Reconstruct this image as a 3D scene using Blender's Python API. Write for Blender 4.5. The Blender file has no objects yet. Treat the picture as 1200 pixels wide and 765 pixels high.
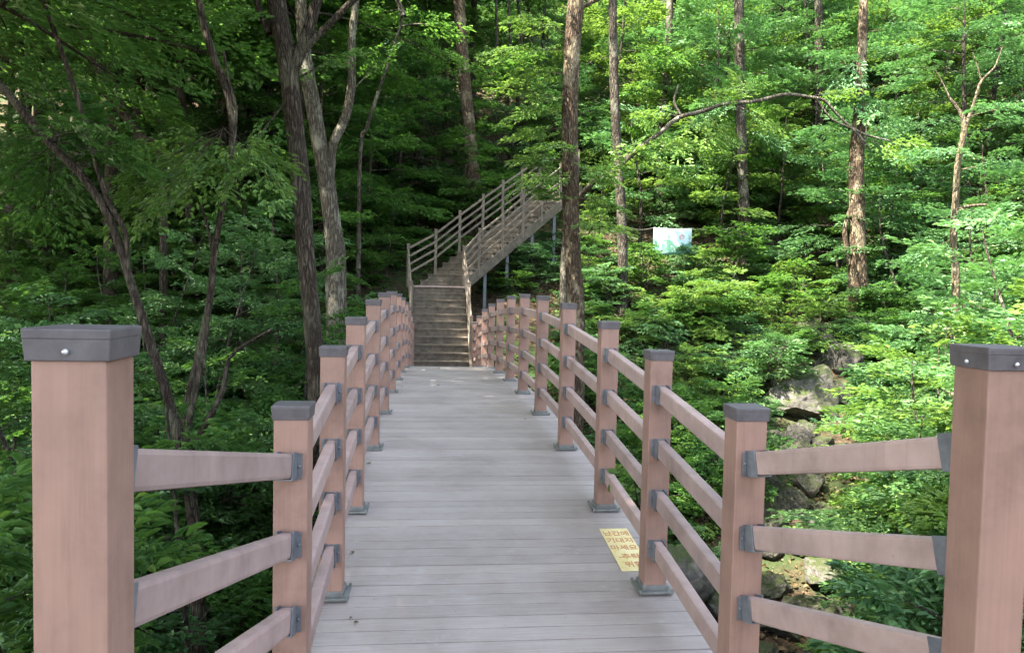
import bpy, bmesh, math
import numpy as np
from mathutils import Vector, Matrix, noise as mnoise

S = bpy.context.scene
COL = S.collection
PI = math.pi

# ------------------------------------------------------------------ camera
F, CX, CY = 900.0, 600.0, 382.5          # focal length and centre in photo pixels
PITCH, ROLL = 0.0472, 0.0210
YAW = 0.1066                             # the bridge axis points this far left of the view
cam = bpy.data.objects.new('camera', bpy.data.cameras.new('camera'))
COL.objects.link(cam)
fw = Vector((0, math.cos(PITCH), -math.sin(PITCH)))
up0 = Vector((0, math.sin(PITCH), math.cos(PITCH)))
rt0 = Vector((1, 0, 0))
rt = rt0 * math.cos(ROLL) + up0 * math.sin(ROLL)
up = up0 * math.cos(ROLL) - rt0 * math.sin(ROLL)
cam.matrix_world = Matrix(((rt.x, up.x, -fw.x, 0), (rt.y, up.y, -fw.y, 0), (rt.z, up.z, -fw.z, 0), (0, 0, 0, 1)))
cam.data.sensor_width = 36.0
cam.data.lens = F / 1200 * 36
cam.data.clip_start = 0.05
cam.data.clip_end = 600
S.camera = cam

# ------------------------------------------------------------------ sky, sun, exposure
SUN = Vector((-0.55, -0.28, 1.0)).normalized()
SUN_EL = math.asin(SUN.z)
SUN_ROT = math.atan2(SUN.x, SUN.y)
w = bpy.data.worlds.new('World')
S.world = w
w.use_nodes = True
nt = w.node_tree
nt.nodes.clear()
sky = nt.nodes.new('ShaderNodeTexSky')
sky.sky_type = 'NISHITA'
sky.sun_disc = False
sky.sun_elevation = SUN_EL
sky.sun_rotation = SUN_ROT
sky.dust_density = 2.0
sky.ozone_density = 0.6
bg = nt.nodes.new('ShaderNodeBackground')
bg.inputs['Strength'].default_value = 0.15
wo = nt.nodes.new('ShaderNodeOutputWorld')
hs = nt.nodes.new('ShaderNodeHueSaturation')          # the hazy summer sky is paler than the clear-air model
hs.inputs['Saturation'].default_value = .62
nt.links.new(sky.outputs[0], hs.inputs['Color'])
nt.links.new(hs.outputs[0], bg.inputs[0])
nt.links.new(bg.outputs[0], wo.inputs[0])
sl = bpy.data.lights.new('sun', 'SUN')
sl.energy = 5.0
sl.angle = math.radians(0.6)
sl.color = (1.0, 0.93, 0.80)
so = bpy.data.objects.new('sun', sl)
COL.objects.link(so)
so.rotation_euler = SUN.to_track_quat('Z', 'Y').to_euler()
S.view_settings.view_transform = 'Standard'
S.view_settings.look = 'None'
S.view_settings.gamma = 1.0
S.view_settings.exposure = 3.05
S.view_settings.use_curve_mapping = False
S.render.engine = 'CYCLES'
S.cycles.use_denoising = True
S.cycles.max_bounces = 7
S.cycles.diffuse_bounces = 4
S.cycles.glossy_bounces = 2
S.cycles.transmission_bounces = 4
S.cycles.transparent_max_bounces = 4
S.cycles.caustics_reflective = False
S.cycles.caustics_refractive = False
S.cycles.sample_clamp_indirect = 4.0

rng = np.random.default_rng(11)


def ray(px, py):
    """photo pixel -> (x/y, z/y) slopes of its line of sight"""
    a, b = px - CX, py - CY
    c, s = math.cos(ROLL), math.sin(ROLL)
    u, v = a * c + b * s, -a * s + b * c
    x, u_ = u / F, -v / F
    d = math.cos(PITCH) + u_ * math.sin(PITCH)
    z = -math.sin(PITCH) + u_ * math.cos(PITCH)
    return x / d, z / d


def at(px, py, d):
    x, z = ray(px, py)
    return Vector((x * d, d, z * d))


def bw(X, Y, z=0.0):
    """bridge coordinates (across, along, up) -> world"""
    return Vector((X * math.cos(YAW) - Y * math.sin(YAW), X * math.sin(YAW) + Y * math.cos(YAW), z))


# ------------------------------------------------------------------ helpers
def tag(o, label=None, cat=None, group=None, kind=None):
    if label: o['label'] = label
    if cat: o['category'] = cat
    if group: o['group'] = group
    if kind: o['kind'] = kind
    return o


def empty(name, loc=(0, 0, 0), rz=0.0):
    o = bpy.data.objects.new(name, None)
    o.empty_display_size = 0.2
    o.location = loc
    o.rotation_euler = (0, 0, rz)
    COL.objects.link(o)
    return o


def link(name, me, mat=None, parent=None, smooth=False):
    if mat is not None and len(me.materials) == 0:
        me.materials.append(mat)
    if smooth:
        me.polygons.foreach_set('use_smooth', np.ones(len(me.polygons), dtype=bool))
    o = bpy.data.objects.new(name, me)
    COL.objects.link(o)
    if parent is not None:
        o.parent = parent
    return o


def np_mesh(name, V, Q):
    """V (n,3); Q (m,4) quads"""
    V = np.asarray(V, dtype=np.float32)
    Q = np.asarray(Q, dtype=np.int32)
    me = bpy.data.meshes.new(name)
    me.vertices.add(len(V))
    me.vertices.foreach_set('co', V.ravel())
    k = Q.shape[1]
    me.loops.add(Q.size)
    me.loops.foreach_set('vertex_index', Q.ravel())
    me.polygons.add(len(Q))
    me.polygons.foreach_set('loop_start', np.arange(0, Q.size, k, dtype=np.int32))
    me.polygons.foreach_set('loop_total', np.full(len(Q), k, dtype=np.int32))
    me.update(calc_edges=True)
    return me


def bm_mesh(name, bm):
    me = bpy.data.meshes.new(name)
    bm.to_mesh(me)
    bm.free()
    return me


def add_box(bm, c, size, bev=0.0, M=None, taper=1.0):
    r = bmesh.ops.create_cube(bm, size=1.0)
    vs = r['verts']
    for v in vs:
        t = taper if v.co.z < 0 else 1.0
        v.co = Vector((v.co.x * size[0] * t, v.co.y * size[1] * t, v.co.z * size[2]))
    if bev > 0:
        es = list({e for v in vs for e in v.link_edges})
        rr = bmesh.ops.bevel(bm, geom=es, offset=bev, segments=2, profile=0.6, affect='EDGES', clamp_overlap=True)
        vs = list({v for f in rr['faces'] for v in f.verts} | {v for v in vs if v.is_valid})
    T = Matrix.Translation(c)
    if M is not None:
        T = T @ M
    bmesh.ops.transform(bm, matrix=T, verts=vs)
    return vs


def frame(p0, p1):
    """matrix whose X runs along p0->p1, Z as near up as possible"""
    d = (Vector(p1) - Vector(p0)).normalized()
    y = Vector((0, 0, 1)).cross(d).normalized()
    z = d.cross(y)
    return Matrix(((d.x, y.x, z.x), (d.y, y.y, z.y), (d.z, y.z, z.z))).to_4x4()


def add_beam(bm, p0, p1, wd, ht, bev=0.008):
    p0, p1 = Vector(p0), Vector(p1)
    return add_box(bm, (p0 + p1) / 2, ((p1 - p0).length, wd, ht), bev, frame(p0, p1))


def tube_arrays(paths, sides=12, rough=0.0, seed=0):
    """paths: list of (points, radii); a tapering tube round each"""
    V, Q = [], []
    n0 = 0
    g = np.random.default_rng(seed)
    for pts, rad in paths:
        P = np.array([tuple(p) for p in pts], dtype=float)
        R = np.array(rad, dtype=float)
        n = len(P)
        T = np.gradient(P, axis=0)
        T /= np.linalg.norm(T, axis=1)[:, None] + 1e-9
        ref = np.array([0.93, 0.31, 0.2])
        ph = g.uniform(0, 6.28, 6)
        rings = []
        for i in range(n):
            a = ref - T[i] * ref.dot(T[i])
            a /= np.linalg.norm(a)
            b = np.cross(T[i], a)
            th = np.arange(sides) * 2 * PI / sides
            k = R[i] * (1 + rough * (np.sin(2 * th + ph[0] + i * .21) * .5 + np.sin(3 * th + ph[1] - i * .33) * .4 + np.sin(5 * th + ph[2] + .5 * i) * .25 + g.normal(0, .25, sides)))
            rings.append(P[i] + np.outer(np.cos(th) * k, a) + np.outer(np.sin(th) * k, b))
        V.append(np.vstack(rings))
        for i in range(n - 1):
            j = np.arange(sides)
            k2 = (j + 1) % sides
            Q.append(np.stack([n0 + i * sides + j, n0 + i * sides + k2, n0 + (i + 1) * sides + k2, n0 + (i + 1) * sides + j], 1))
        n0 += n * sides
    return np.vstack(V), np.vstack(Q)


def smooth_path(pts, rad, step=0.25):
    """Catmull-Rom through the points, resampled"""
    P = [Vector(p) for p in pts]
    out, ro = [], []
    for i in range(len(P) - 1):
        a = P[i - 1] if i else P[0] * 2 - P[1]
        b, c = P[i], P[i + 1]
        d = P[i + 2] if i + 2 < len(P) else P[-1] * 2 - P[-2]
        m = max(2, int((c - b).length / step))
        for k in range(m):
            t = k / m
            out.append(0.5 * ((2 * b) + (c - a) * t + (2 * a - 5 * b + 4 * c - d) * t * t + (3 * b - a - 3 * c + d) * t ** 3))
            ro.append(rad[i] + (rad[i + 1] - rad[i]) * t)
    out.append(P[-1]); ro.append(rad[-1])
    return out, ro


# ------------------------------------------------------------------ materials
def newmat(name):
    m = bpy.data.materials.new(name)
    m.use_nodes = True
    n = m.node_tree
    n.nodes.clear()
    return m, n, n.nodes, n.links


def tex_coord(N, L, scale, kind='Object'):
    tc = N.new('ShaderNodeTexCoord')
    mp = N.new('ShaderNodeMapping')
    mp.inputs['Scale'].default_value = scale
    L.new(tc.outputs[kind], mp.inputs[0])
    return mp.outputs[0]


def ramp(N, L, src, stops):
    r = N.new('ShaderNodeValToRGB')
    e = r.color_ramp.elements
    e[0].position, e[0].color = stops[0][0], (*stops[0][1], 1)
    e[1].position, e[1].color = stops[-1][0], (*stops[-1][1], 1)
    for p, c in stops[1:-1]:
        x = e.new(p); x.color = (*c, 1)
    L.new(src, r.inputs[0])
    return r.outputs[0]


def noise(N, L, vec, scale, detail=4, rough=.55):
    t = N.new('ShaderNodeTexNoise')
    t.inputs['Scale'].default_value = scale
    t.inputs['Detail'].default_value = detail
    t.inputs['Roughness'].default_value = rough
    L.new(vec, t.inputs['Vector'])
    return t.outputs['Fac']


def mixc(N, L, fac, a, b, mode='MIX'):
    m = N.new('ShaderNodeMix')
    m.data_type = 'RGBA'
    m.blend_type = mode
    for i, v in ((0, fac), (6, a), (7, b)):
        if hasattr(v, 'links'):
            L.new(v, m.inputs[i])
        elif i == 0:
            m.inputs[0].default_value = v
        else:
            m.inputs[i].default_value = (*v, 1)
    return m.outputs[2]


def finish(N, L, color, rough=.6, bump=None, bstr=.2, bdist=.01, spec=.4, metal=0.0):
    p = N.new('ShaderNodeBsdfPrincipled')
    o = N.new('ShaderNodeOutputMaterial')
    if hasattr(color, 'links'): L.new(color, p.inputs['Base Color'])
    else: p.inputs['Base Color'].default_value = (*color, 1)
    if hasattr(rough, 'links'): L.new(rough, p.inputs['Roughness'])
    else: p.inputs['Roughness'].default_value = rough
    p.inputs['Specular IOR Level'].default_value = spec
    p.inputs['Metallic'].default_value = metal
    if bump is not None:
        b = N.new('ShaderNodeBump')
        b.inputs['Strength'].default_value = bstr
        b.inputs['Distance'].default_value = bdist
        L.new(bump, b.inputs['Height'])
        L.new(b.outputs[0], p.inputs['Normal'])
    L.new(p.outputs[0], o.inputs[0])


def wood_mat(name, dark, mid, light, grain=(90, 90, 3), rough=.55, spot=(.20, .16, .13)):
    m, n, N, L = newmat(name)
    v = tex_coord(N, L, grain)
    g = noise(N, L, v, 1.0, 5)
    v2 = tex_coord(N, L, (1, 1, 1))
    b = noise(N, L, v2, 4.0, 5, .65)
    oi = N.new('ShaderNodeObjectInfo')
    c = ramp(N, L, g, [(.25, dark), (.5, mid), (.8, light)])
    bl = ramp(N, L, b, [(.28, (.66, .65, .64)), (.5, (.96, .96, .96)), (.68, (1.10, 1.08, 1.07))])
    c = mixc(N, L, 1.0, c, bl, 'MULTIPLY')
    ov = ramp(N, L, oi.outputs['Random'], [(0, (.86, .86, .87)), (1, (1.06, 1.04, 1.03))])
    c = mixc(N, L, 1.0, c, ov, 'MULTIPLY')
    st = noise(N, L, tex_coord(N, L, (22, 22, 1.6)), 1.0, 5, .7)
    stf = ramp(N, L, st, [(.56, (0, 0, 0)), (.74, (.45, .45, .45))])
    c = mixc(N, L, stf, c, tuple(q * .55 for q in mid))
    sc = noise(N, L, tex_coord(N, L, (30, 30, 75)), 1.0, 4, .75)
    scf = ramp(N, L, sc, [(.70, (0, 0, 0)), (.76, (.6, .6, .6))])
    c = mixc(N, L, scf, c, tuple(min(1, q * 1.55) for q in light))
    s = noise(N, L, v2, 38.0, 3, .7)
    sf = ramp(N, L, s, [(.68, (0, 0, 0)), (.76, (.5, .5, .5))])
    c = mixc(N, L, sf, c, spot)
    finish(N, L, c, rough, g, .10, .004)
    return m


M_POST = wood_mat('post_composite', (.272, .160, .120), (.294, .175, .133), (.316, .193, .150))
M_RAIL = wood_mat('rail_composite', (.335, .236, .208), (.37, .268, .240), (.41, .305, .278), grain=(14, 14, 14))
M_STAIR = wood_mat('stair_wood', (.085, .066, .048), (.125, .10, .076), (.17, .14, .108), grain=(8, 8, 8), rough=.7)
M_STAIRRAIL = wood_mat('stair_rail_wood', (.10, .078, .058), (.15, .12, .092), (.20, .165, .13), grain=(10, 10, 10), rough=.7)


def metal_mat(name, a, b, rough=.5, metal=.0):
    m, n, N, L = newmat(name)
    v = tex_coord(N, L, (6, 6, 6))
    c = ramp(N, L, noise(N, L, v, 3.0, 6, .65), [(.3, a), (.7, b)])
    finish(N, L, c, rough, noise(N, L, v, 25, 3), .08, .003, .5, metal)
    return m


M_CAP = metal_mat('cap_plastic', (.060, .050, .053), (.115, .10, .104), .6)
M_BRACKET = metal_mat('bracket_steel', (.085, .088, .098), (.18, .19, .205), .5, .2)
M_SHOE = metal_mat('shoe_steel', (.10, .105, .10), (.19, .198, .19), .5, .2)
M_SCREW = metal_mat('screw_steel', (.55, .55, .57), (.72, .72, .74), .35, .6)
M_COLUMN = metal_mat('galvanised_column', (.07, .08, .09), (.13, .145, .16), .5, .3)
M_GIRDER = metal_mat('girder_paint', (.10, .075, .06), (.17, .13, .105), .6)
M_ROPE = metal_mat('rope_fibre', (.16, .15, .12), (.24, .22, .18), .8)


def deck_mat():
    m, n, N, L = newmat('deck_composite')
    v = tex_coord(N, L, (1, 1, 1))
    sp = N.new('ShaderNodeSeparateXYZ'); L.new(v, sp.inputs[0])
    # one random tone for every plank (planks run across, one each 0.14 m)
    dv = N.new('ShaderNodeMath'); dv.operation = 'DIVIDE'; dv.inputs[1].default_value = .105; L.new(sp.outputs[1], dv.inputs[0])
    fl = N.new('ShaderNodeMath'); fl.operation = 'FLOOR'; L.new(dv.outputs[0], fl.inputs[0])
    wn = N.new('ShaderNodeTexWhiteNoise'); wn.noise_dimensions = '1D'; L.new(fl.outputs[0], wn.inputs['W'])
    tone = ramp(N, L, wn.outputs['Value'], [(0, (.87, .86, .86)), (.5, (.98, .98, .98)), (1, (1.07, 1.06, 1.05))])
    g = noise(N, L, tex_coord(N, L, (5, 220, 5)), 1.0, 4)
    c = ramp(N, L, g, [(.25, (.265, .226, .208)), (.5, (.322, .279, .258)), (.78, (.372, .330, .309))])
    c = mixc(N, L, 1.0, c, tone, 'MULTIPLY')
    b = noise(N, L, v, 1.7, 6, .68)
    bl = ramp(N, L, b, [(.32, (.78, .76, .74)), (.55, (1, 1, 1)), (.75, (1.12, 1.12, 1.13))])
    c = mixc(N, L, 1.0, c, bl, 'MULTIPLY')
    b2 = noise(N, L, v, 9.0, 5, .7)
    sf = ramp(N, L, b2, [(.60, (0, 0, 0)), (.78, (.55, .55, .55))])
    c = mixc(N, L, sf, c, (.38, .36, .35))
    d = noise(N, L, v, 60.0, 2, .6)
    df = ramp(N, L, d, [(.70, (0, 0, 0)), (.77, (.7, .7, .7))])
    c = mixc(N, L, df, c, (.14, .115, .09))
    finish(N, L, c, .62, g, .25, .003, .35)
    return m


M_DECK = deck_mat()


def bark_mat(name, dark, light, lichen=(.30, .32, .26), amount=.5):
    m, n, N, L = newmat(name)
    v = tex_coord(N, L, (9, 9, 1.6))
    vo = N.new('ShaderNodeTexVoronoi'); vo.feature = 'DISTANCE_TO_EDGE'; vo.inputs['Scale'].default_value = 2.2
    nz = N.new('ShaderNodeTexNoise'); nz.inputs['Scale'].default_value = 1.6; nz.inputs['Detail'].default_value = 4
    L.new(v, nz.inputs['Vector'])
    ad = N.new('ShaderNodeVectorMath'); ad.operation = 'ADD'
    L.new(v, ad.inputs[0]); L.new(nz.outputs['Color'], ad.inputs[1])
    L.new(ad.outputs[0], vo.inputs['Vector'])
    h = ramp(N, L, vo.outputs['Distance'], [(0, (0, 0, 0)), (.35, (1, 1, 1))])
    c = mixc(N, L, h, dark, light)
    v2 = tex_coord(N, L, (1, 1, .6))
    p = noise(N, L, v2, 3.2, 6, .7)
    pf = ramp(N, L, p, [(.50, (0, 0, 0)), (.62, (amount,) * 3)])
    c = mixc(N, L, pf, c, lichen)
    finish(N, L, c, .9, h, 1.0, .045, .15)
    return m


M_BARK_DARK = bark_mat('bark_dark', (.030, .022, .016), (.105, .082, .062), (.17, .16, .11), .5)
M_BARK_PALE = bark_mat('bark_pale', (.055, .045, .034), (.20, .17, .13), (.34, .32, .25), .7)
M_BARK_WARM = bark_mat('bark_warm', (.035, .024, .016), (.165, .115, .075), (.30, .25, .165), .8)
M_BARK_MID = bark_mat('bark_grey', (.028, .022, .017), (.115, .095, .073), (.22, .21, .16), .7)
M_BARK_BIRCH = bark_mat('bark_light', (.10, .08, .05), (.23, .185, .12), (.30, .27, .19), .5)


def leaf_mat(name, lo, mid, hi, trans, tfac=.45, gloss=.12):
    m, n, N, L = newmat(name)
    ge = N.new('ShaderNodeNewGeometry')
    oi = N.new('ShaderNodeObjectInfo')
    c = ramp(N, L, ge.outputs['Random Per Island'], [(0, lo), (.55, mid), (.93, hi), (1, (hi[0] * 1.7, hi[1] * 1.25, hi[2]))])
    ov = ramp(N, L, oi.outputs['Random'], [(0, (.72, .80, .80)), (.5, (1, 1, 1)), (1, (1.25, 1.12, .85))])
    c = mixc(N, L, 1.0, c, ov, 'MULTIPLY')
    t = mixc(N, L, .75, c, trans)
    d = N.new('ShaderNodeBsdfDiffuse'); L.new(c, d.inputs[0])
    tr = N.new('ShaderNodeBsdfTranslucent'); L.new(t, tr.inputs[0])
    gl = N.new('ShaderNodeBsdfGlossy'); gl.inputs['Roughness'].default_value = .42
    gl.inputs[0].default_value = (.70, .92, .68, 1)
    m1 = N.new('ShaderNodeMixShader'); m1.inputs[0].default_value = tfac
    L.new(d.outputs[0], m1.inputs[1]); L.new(tr.outputs[0], m1.inputs[2])
    fr = N.new('ShaderNodeFresnel'); fr.inputs[0].default_value = 1.4
    mu = N.new('ShaderNodeMath'); mu.operation = 'MULTIPLY'; mu.inputs[1].default_value = gloss * 6
    L.new(fr.outputs[0], mu.inputs[0])
    m2 = N.new('ShaderNodeMixShader'); L.new(mu.outputs[0], m2.inputs[0])
    L.new(m1.outputs[0], m2.inputs[1]); L.new(gl.outputs[0], m2.inputs[2])
    o = N.new('ShaderNodeOutputMaterial'); L.new(m2.outputs[0], o.inputs[0])
    return m


M_LEAF = leaf_mat('leaf_green', (.026, .070, .018), (.050, .120, .028), (.084, .168, .038), (.17, .36, .045), .48, .06)  # shade of the left forest put into the albedo; lighter greens favour the right
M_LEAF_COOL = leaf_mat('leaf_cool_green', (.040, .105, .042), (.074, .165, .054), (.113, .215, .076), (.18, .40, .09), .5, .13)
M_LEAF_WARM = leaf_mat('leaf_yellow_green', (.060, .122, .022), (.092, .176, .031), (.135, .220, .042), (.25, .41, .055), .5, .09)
M_LITTER = leaf_mat('dry_leaf', (.05, .030, .016), (.12, .078, .042), (.21, .15, .09), (.16, .10, .05), .15, .05)


def ground_mat():
    m, n, N, L = newmat('forest_floor')
    v = tex_coord(N, L, (1, 1, 1))
    a = noise(N, L, v, 14, 6, .7)
    c = ramp(N, L, a, [(.3, (.022, .016, .011)), (.5, (.055, .041, .029)), (.75, (.13, .095, .065))])
    vo = N.new('ShaderNodeTexVoronoi'); vo.inputs['Scale'].default_value = 11; L.new(v, vo.inputs['Vector'])
    lf = ramp(N, L, vo.outputs['Color'], [(.2, (.7, .66, .6)), (.8, (1.35, 1.25, 1.1))])
    c = mixc(N, L, 1.0, c, lf, 'MULTIPLY')
    b = noise(N, L, v, .5, 5, .65)
    mf = ramp(N, L, b, [(.46, (0, 0, 0)), (.60, (.8, .8, .8))])
    c = mixc(N, L, mf, c, (.028, .050, .016))
    finish(N, L, c, .95, a, .8, .06, .15)
    return m


def rock_mat():
    m, n, N, L = newmat('mossy_rock')
    v = tex_coord(N, L, (1, 1, 1))
    a = noise(N, L, v, 5, 8, .7)
    c = ramp(N, L, a, [(.3, (.030, .027, .023)), (.5, (.088, .081, .070)), (.78, (.22, .205, .18))])
    ge = N.new('ShaderNodeNewGeometry')
    sp = N.new('ShaderNodeSeparateXYZ'); L.new(ge.outputs['Normal'], sp.inputs[0])
    b = noise(N, L, v, 3.1, 5, .7)
    ad = N.new('ShaderNodeMath'); ad.operation = 'MULTIPLY_ADD'; ad.inputs[1].default_value = .35
    L.new(sp.outputs[2], ad.inputs[0]); L.new(b, ad.inputs[2])
    mf = ramp(N, L, ad.outputs[0], [(.66, (0, 0, 0)), (.80, (.9, .9, .9))])
    mc = ramp(N, L, noise(N, L, v, 30, 3), [(.3, (.022, .034, .010)), (.7, (.062, .078, .022))])
    c = mixc(N, L, mf, c, mc)
    finish(N, L, c, .85, a, 1.0, .09, .25)
    return m


M_GROUND = ground_mat()
M_ROCK = rock_mat()

# ------------------------------------------------------------------ terrain
STREAM = [(10.5, 26, .2), (9.2, 22, -.9), (8.0, 19, -1.9), (6.6, 15.5, -3.0), (4.7, 12.0, -4.15), (2.0, 9.2, -4.8), (-2, 7.8, -5.3), (-8, 6.8, -6.1), (-20, 6, -7.4), (-70, 5, -12)]


def seg_dist(x, y):
    best = np.full(np.shape(x), 1e9)
    zz = np.zeros(np.shape(x))
    for a, b in zip(STREAM[:-1], STREAM[1:]):
        dx, dy = b[0] - a[0], b[1] - a[1]
        t = np.clip(((x - a[0]) * dx + (y - a[1]) * dy) / (dx * dx + dy * dy), 0, 1)
        d = np.hypot(x - a[0] - t * dx, y - a[1] - t * dy)
        zz = np.where(d < best, a[2] + t * (b[2] - a[2]), zz)
        best = np.minimum(best, d)
    return best, zz


def sm(x, a, b):
    t = np.clip((x - a) / (b - a), 0, 1)
    return t * t * (3 - 2 * t)


def terrain(x, y):
    x = np.asarray(x, float); y = np.asarray(y, float)
    d = y - 19.5
    far = -2.35 + np.where(d > 0, .48 * d, .27 * d)
    far = far + .33 * np.maximum(0, x - 10.5 - .02 * y) - .05 * np.maximum(0, -4 - x) + .10 * np.maximum(0, -x - 9)
    near = -2.25 - .33 * np.maximum(0, y - 1) + .75 * np.maximum(0, x - 3.6 - .25 * np.maximum(0, y - 8)) * sm(y, 22, 8) - .12 * np.maximum(0, -2 - x)
    near = np.minimum(near, 2.5)
    k = .35
    z = np.log(np.exp(np.clip(far / k, -200, 200)) + np.exp(np.clip(near / k, -200, 200))) * k if False else np.maximum(far, near)
    ds, zs = seg_dist(x, y)
    wgt = 1 - sm(ds, .7, 2.6)
    z = z * (1 - wgt) + np.minimum(z, zs) * wgt
    bump = (np.sin(x * 1.3 + y * .7) * np.sin(y * 1.1 - x * .4) * .12 + np.sin(x * 3.1 + 1.7 * np.sin(y * 1.9)) * .05 + np.sin(y * 3.7 + x * 1.1) * np.sin(x * 2.9) * .05
            + np.sin(x * .31 + 1) * np.sin(y * .23) * .5 * sm(y, 26, 45))
    # keep the ground under the deck and the steps
    X = x * math.cos(YAW) + y * math.sin(YAW)
    Y = -x * math.sin(YAW) + y * math.cos(YAW)
    onb = (1 - sm(np.abs(X - .3), 1.0, 2.0))
    z = z + bump
    cap = np.where(Y < 4, -2.35, np.where(Y < 19.8, -2.5 + 0 * Y, -2.5 + .45 * (Y - 19.8)))
    z = np.where((Y < 25), z * (1 - onb) + np.minimum(z, cap) * onb, z)
    return z


def tz(x, y):
    return float(terrain(x, y))


def build_ground():
    xs = np.concatenate([np.arange(-110, -24, 2.0), np.arange(-24, 26, .33), np.arange(26, 121, 2.0)])
    ys = np.concatenate([np.arange(-40, -2, 2.0), np.arange(-2, 36, .33), np.arange(36, 175, 2.0)])
    Xg, Yg = np.meshgrid(xs, ys)
    Z = terrain(Xg, Yg) + rng.normal(0, .02, Xg.shape)
    nx, ny = len(xs), len(ys)
    idx = np.arange(nx * ny).reshape(ny, nx)
    Q = np.stack([idx[:-1, :-1], idx[:-1, 1:], idx[1:, 1:], idx[1:, :-1]], -1).reshape(-1, 4)
    o = link('ground', np_mesh('ground', np.stack([Xg, Yg, Z], -1).reshape(-1, 3), Q), M_GROUND, smooth=True)
    tag(o, kind='structure')


build_ground()

# ------------------------------------------------------------------ footbridge
PY = [2.631, 3.703, 4.796, 6.238, 7.699, 9.205, 10.756, 12.405, 14.152, 15.953, 17.778, 19.55]
PZ = [-1.595, -1.4815, -1.384, -1.297, -1.2486, -1.2427, -1.2806, -1.3517, -1.4574, -1.6089, -1.8032, -2.03]
KY = [-2.5, -.5, .6, 1.6] + PY + [20.6]
KZ = [-2.12, -1.99, -1.87, -1.735] + PZ + [-2.17]
DECK_END = 19.85


def deck_z(Y):
    # smooth (local quadratic average of the linear profile)
    s = np.linspace(-.5, .5, 9)
    return float(np.mean(np.interp(Y + s, KY, KZ)))


XL, XR = -.4506, 1.1319
HP = 1.2

bridge = empty('footbridge', (0, 0, 0), YAW)
tag(bridge, 'arched footbridge deck of greyish brown boards leading to the wooden steps', 'footbridge')
bm = bmesh.new()
Y = -2.4
pw = .105
while Y + pw < DECK_END:
    y0, y1 = Y + .0028, Y + pw - .0028
    z0, z1 = deck_z(y0), deck_z(y1)
    a = math.atan2(z1 - z0, y1 - y0)
    M = Matrix.Rotation(a, 4, 'X') @ Matrix.Rotation(rng.normal(0, .0012), 4, 'Y')
    add_box(bm, Vector(((XL + XR) / 2 + rng.normal(0, .003), (y0 + y1) / 2, (z0 + z1) / 2 - .0125 + rng.normal(0, .0008))), (1.90, y1 - y0, .025), .003, M)
    Y += pw
link('deck', bm_mesh('deck', bm), M_DECK, bridge)
for X in (XL - .02, XR + .02, (XL + XR) / 2):
    bm = bmesh.new()
    ys = np.arange(-2.4, DECK_END, .9)
    for a, b in zip(ys[:-1], ys[1:]):
        p0, p1 = Vector((X, a - .002, deck_z(a) - .19)), Vector((X, b + .002, deck_z(b) - .19))
        add_beam(bm, p0, p1, .12, .30, 0)
    link('girder', bm_mesh('girder', bm), M_GIRDER, bridge)
# concrete-coloured end board where the deck meets the steps
bm = bmesh.new()
add_box(bm, Vector(((XL + XR) / 2 - .06, DECK_END + .012, deck_z(DECK_END) - .02)), (1.6, .03, .04), .003)
link('end_strip', bm_mesh('end_strip', bm), M_SHOE, bridge)


def make_post(parent, X, Y, zb, zt, wd, near=False):
    """a square post with its cap and steel shoe; coordinates are those of the railing empty"""
    bm = bmesh.new()
    add_box(bm, Vector((X, Y, (zb + zt - .03) / 2)), (wd, wd, zt - .03 - zb), .005)
    po = link('post', bm_mesh('post', bm), M_POST, parent)
    ch = .052 if near else .048
    cw = wd + (.020 if near else .015)
    bm = bmesh.new()
    add_box(bm, Vector((X, Y, zt - ch * .18)), (cw, cw, ch * .36), .004, None, .99)
    add_box(bm, Vector((X, Y, zt - ch * .66)), (cw - .003, cw - .003, ch * .66), .002, None, .965)
    link('cap', bm_mesh('cap', bm), M_CAP, po)
    bm = bmesh.new()
    add_box(bm, Vector((X, Y, zb + .008)), (wd + .062, wd + .062, .012), .003)
    add_box(bm, Vector((X, Y, zb + .026)), (wd + .016, wd + .016, .026), .004)
    for sx in (-1, 1):
        for sy in (-1, 1):
            bmesh.ops.create_cone(bm, cap_ends=True, segments=8, radius1=.008, radius2=.006, depth=.012,
                                  matrix=Matrix.Translation((X + sx * (wd / 2 + .026), Y + sy * (wd / 2 + .026), zb + .020)))
    link('base_plate', bm_mesh('base_plate', bm), M_SHOE, po)
    # a round-headed screw on the two faces of the cap that look at the deck
    sx = 1 if X < .3 else -1
    for ax in (('x', 'y') if near and X > .3 else ('y',) if near else ()):
        bm = bmesh.new()
        c = Vector((X, Y - cw / 2 - .001, zt - ch * .70)) if ax == 'y' else Vector((X + sx * (cw / 2 + .001), Y, zt - ch * .70))
        bmesh.ops.create_uvsphere(bm, u_segments=10, v_segments=6, radius=.0052, matrix=Matrix.Translation(c))
        link('screw', bm_mesh('screw', bm), M_SCREW, po, True)
    return po


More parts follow.
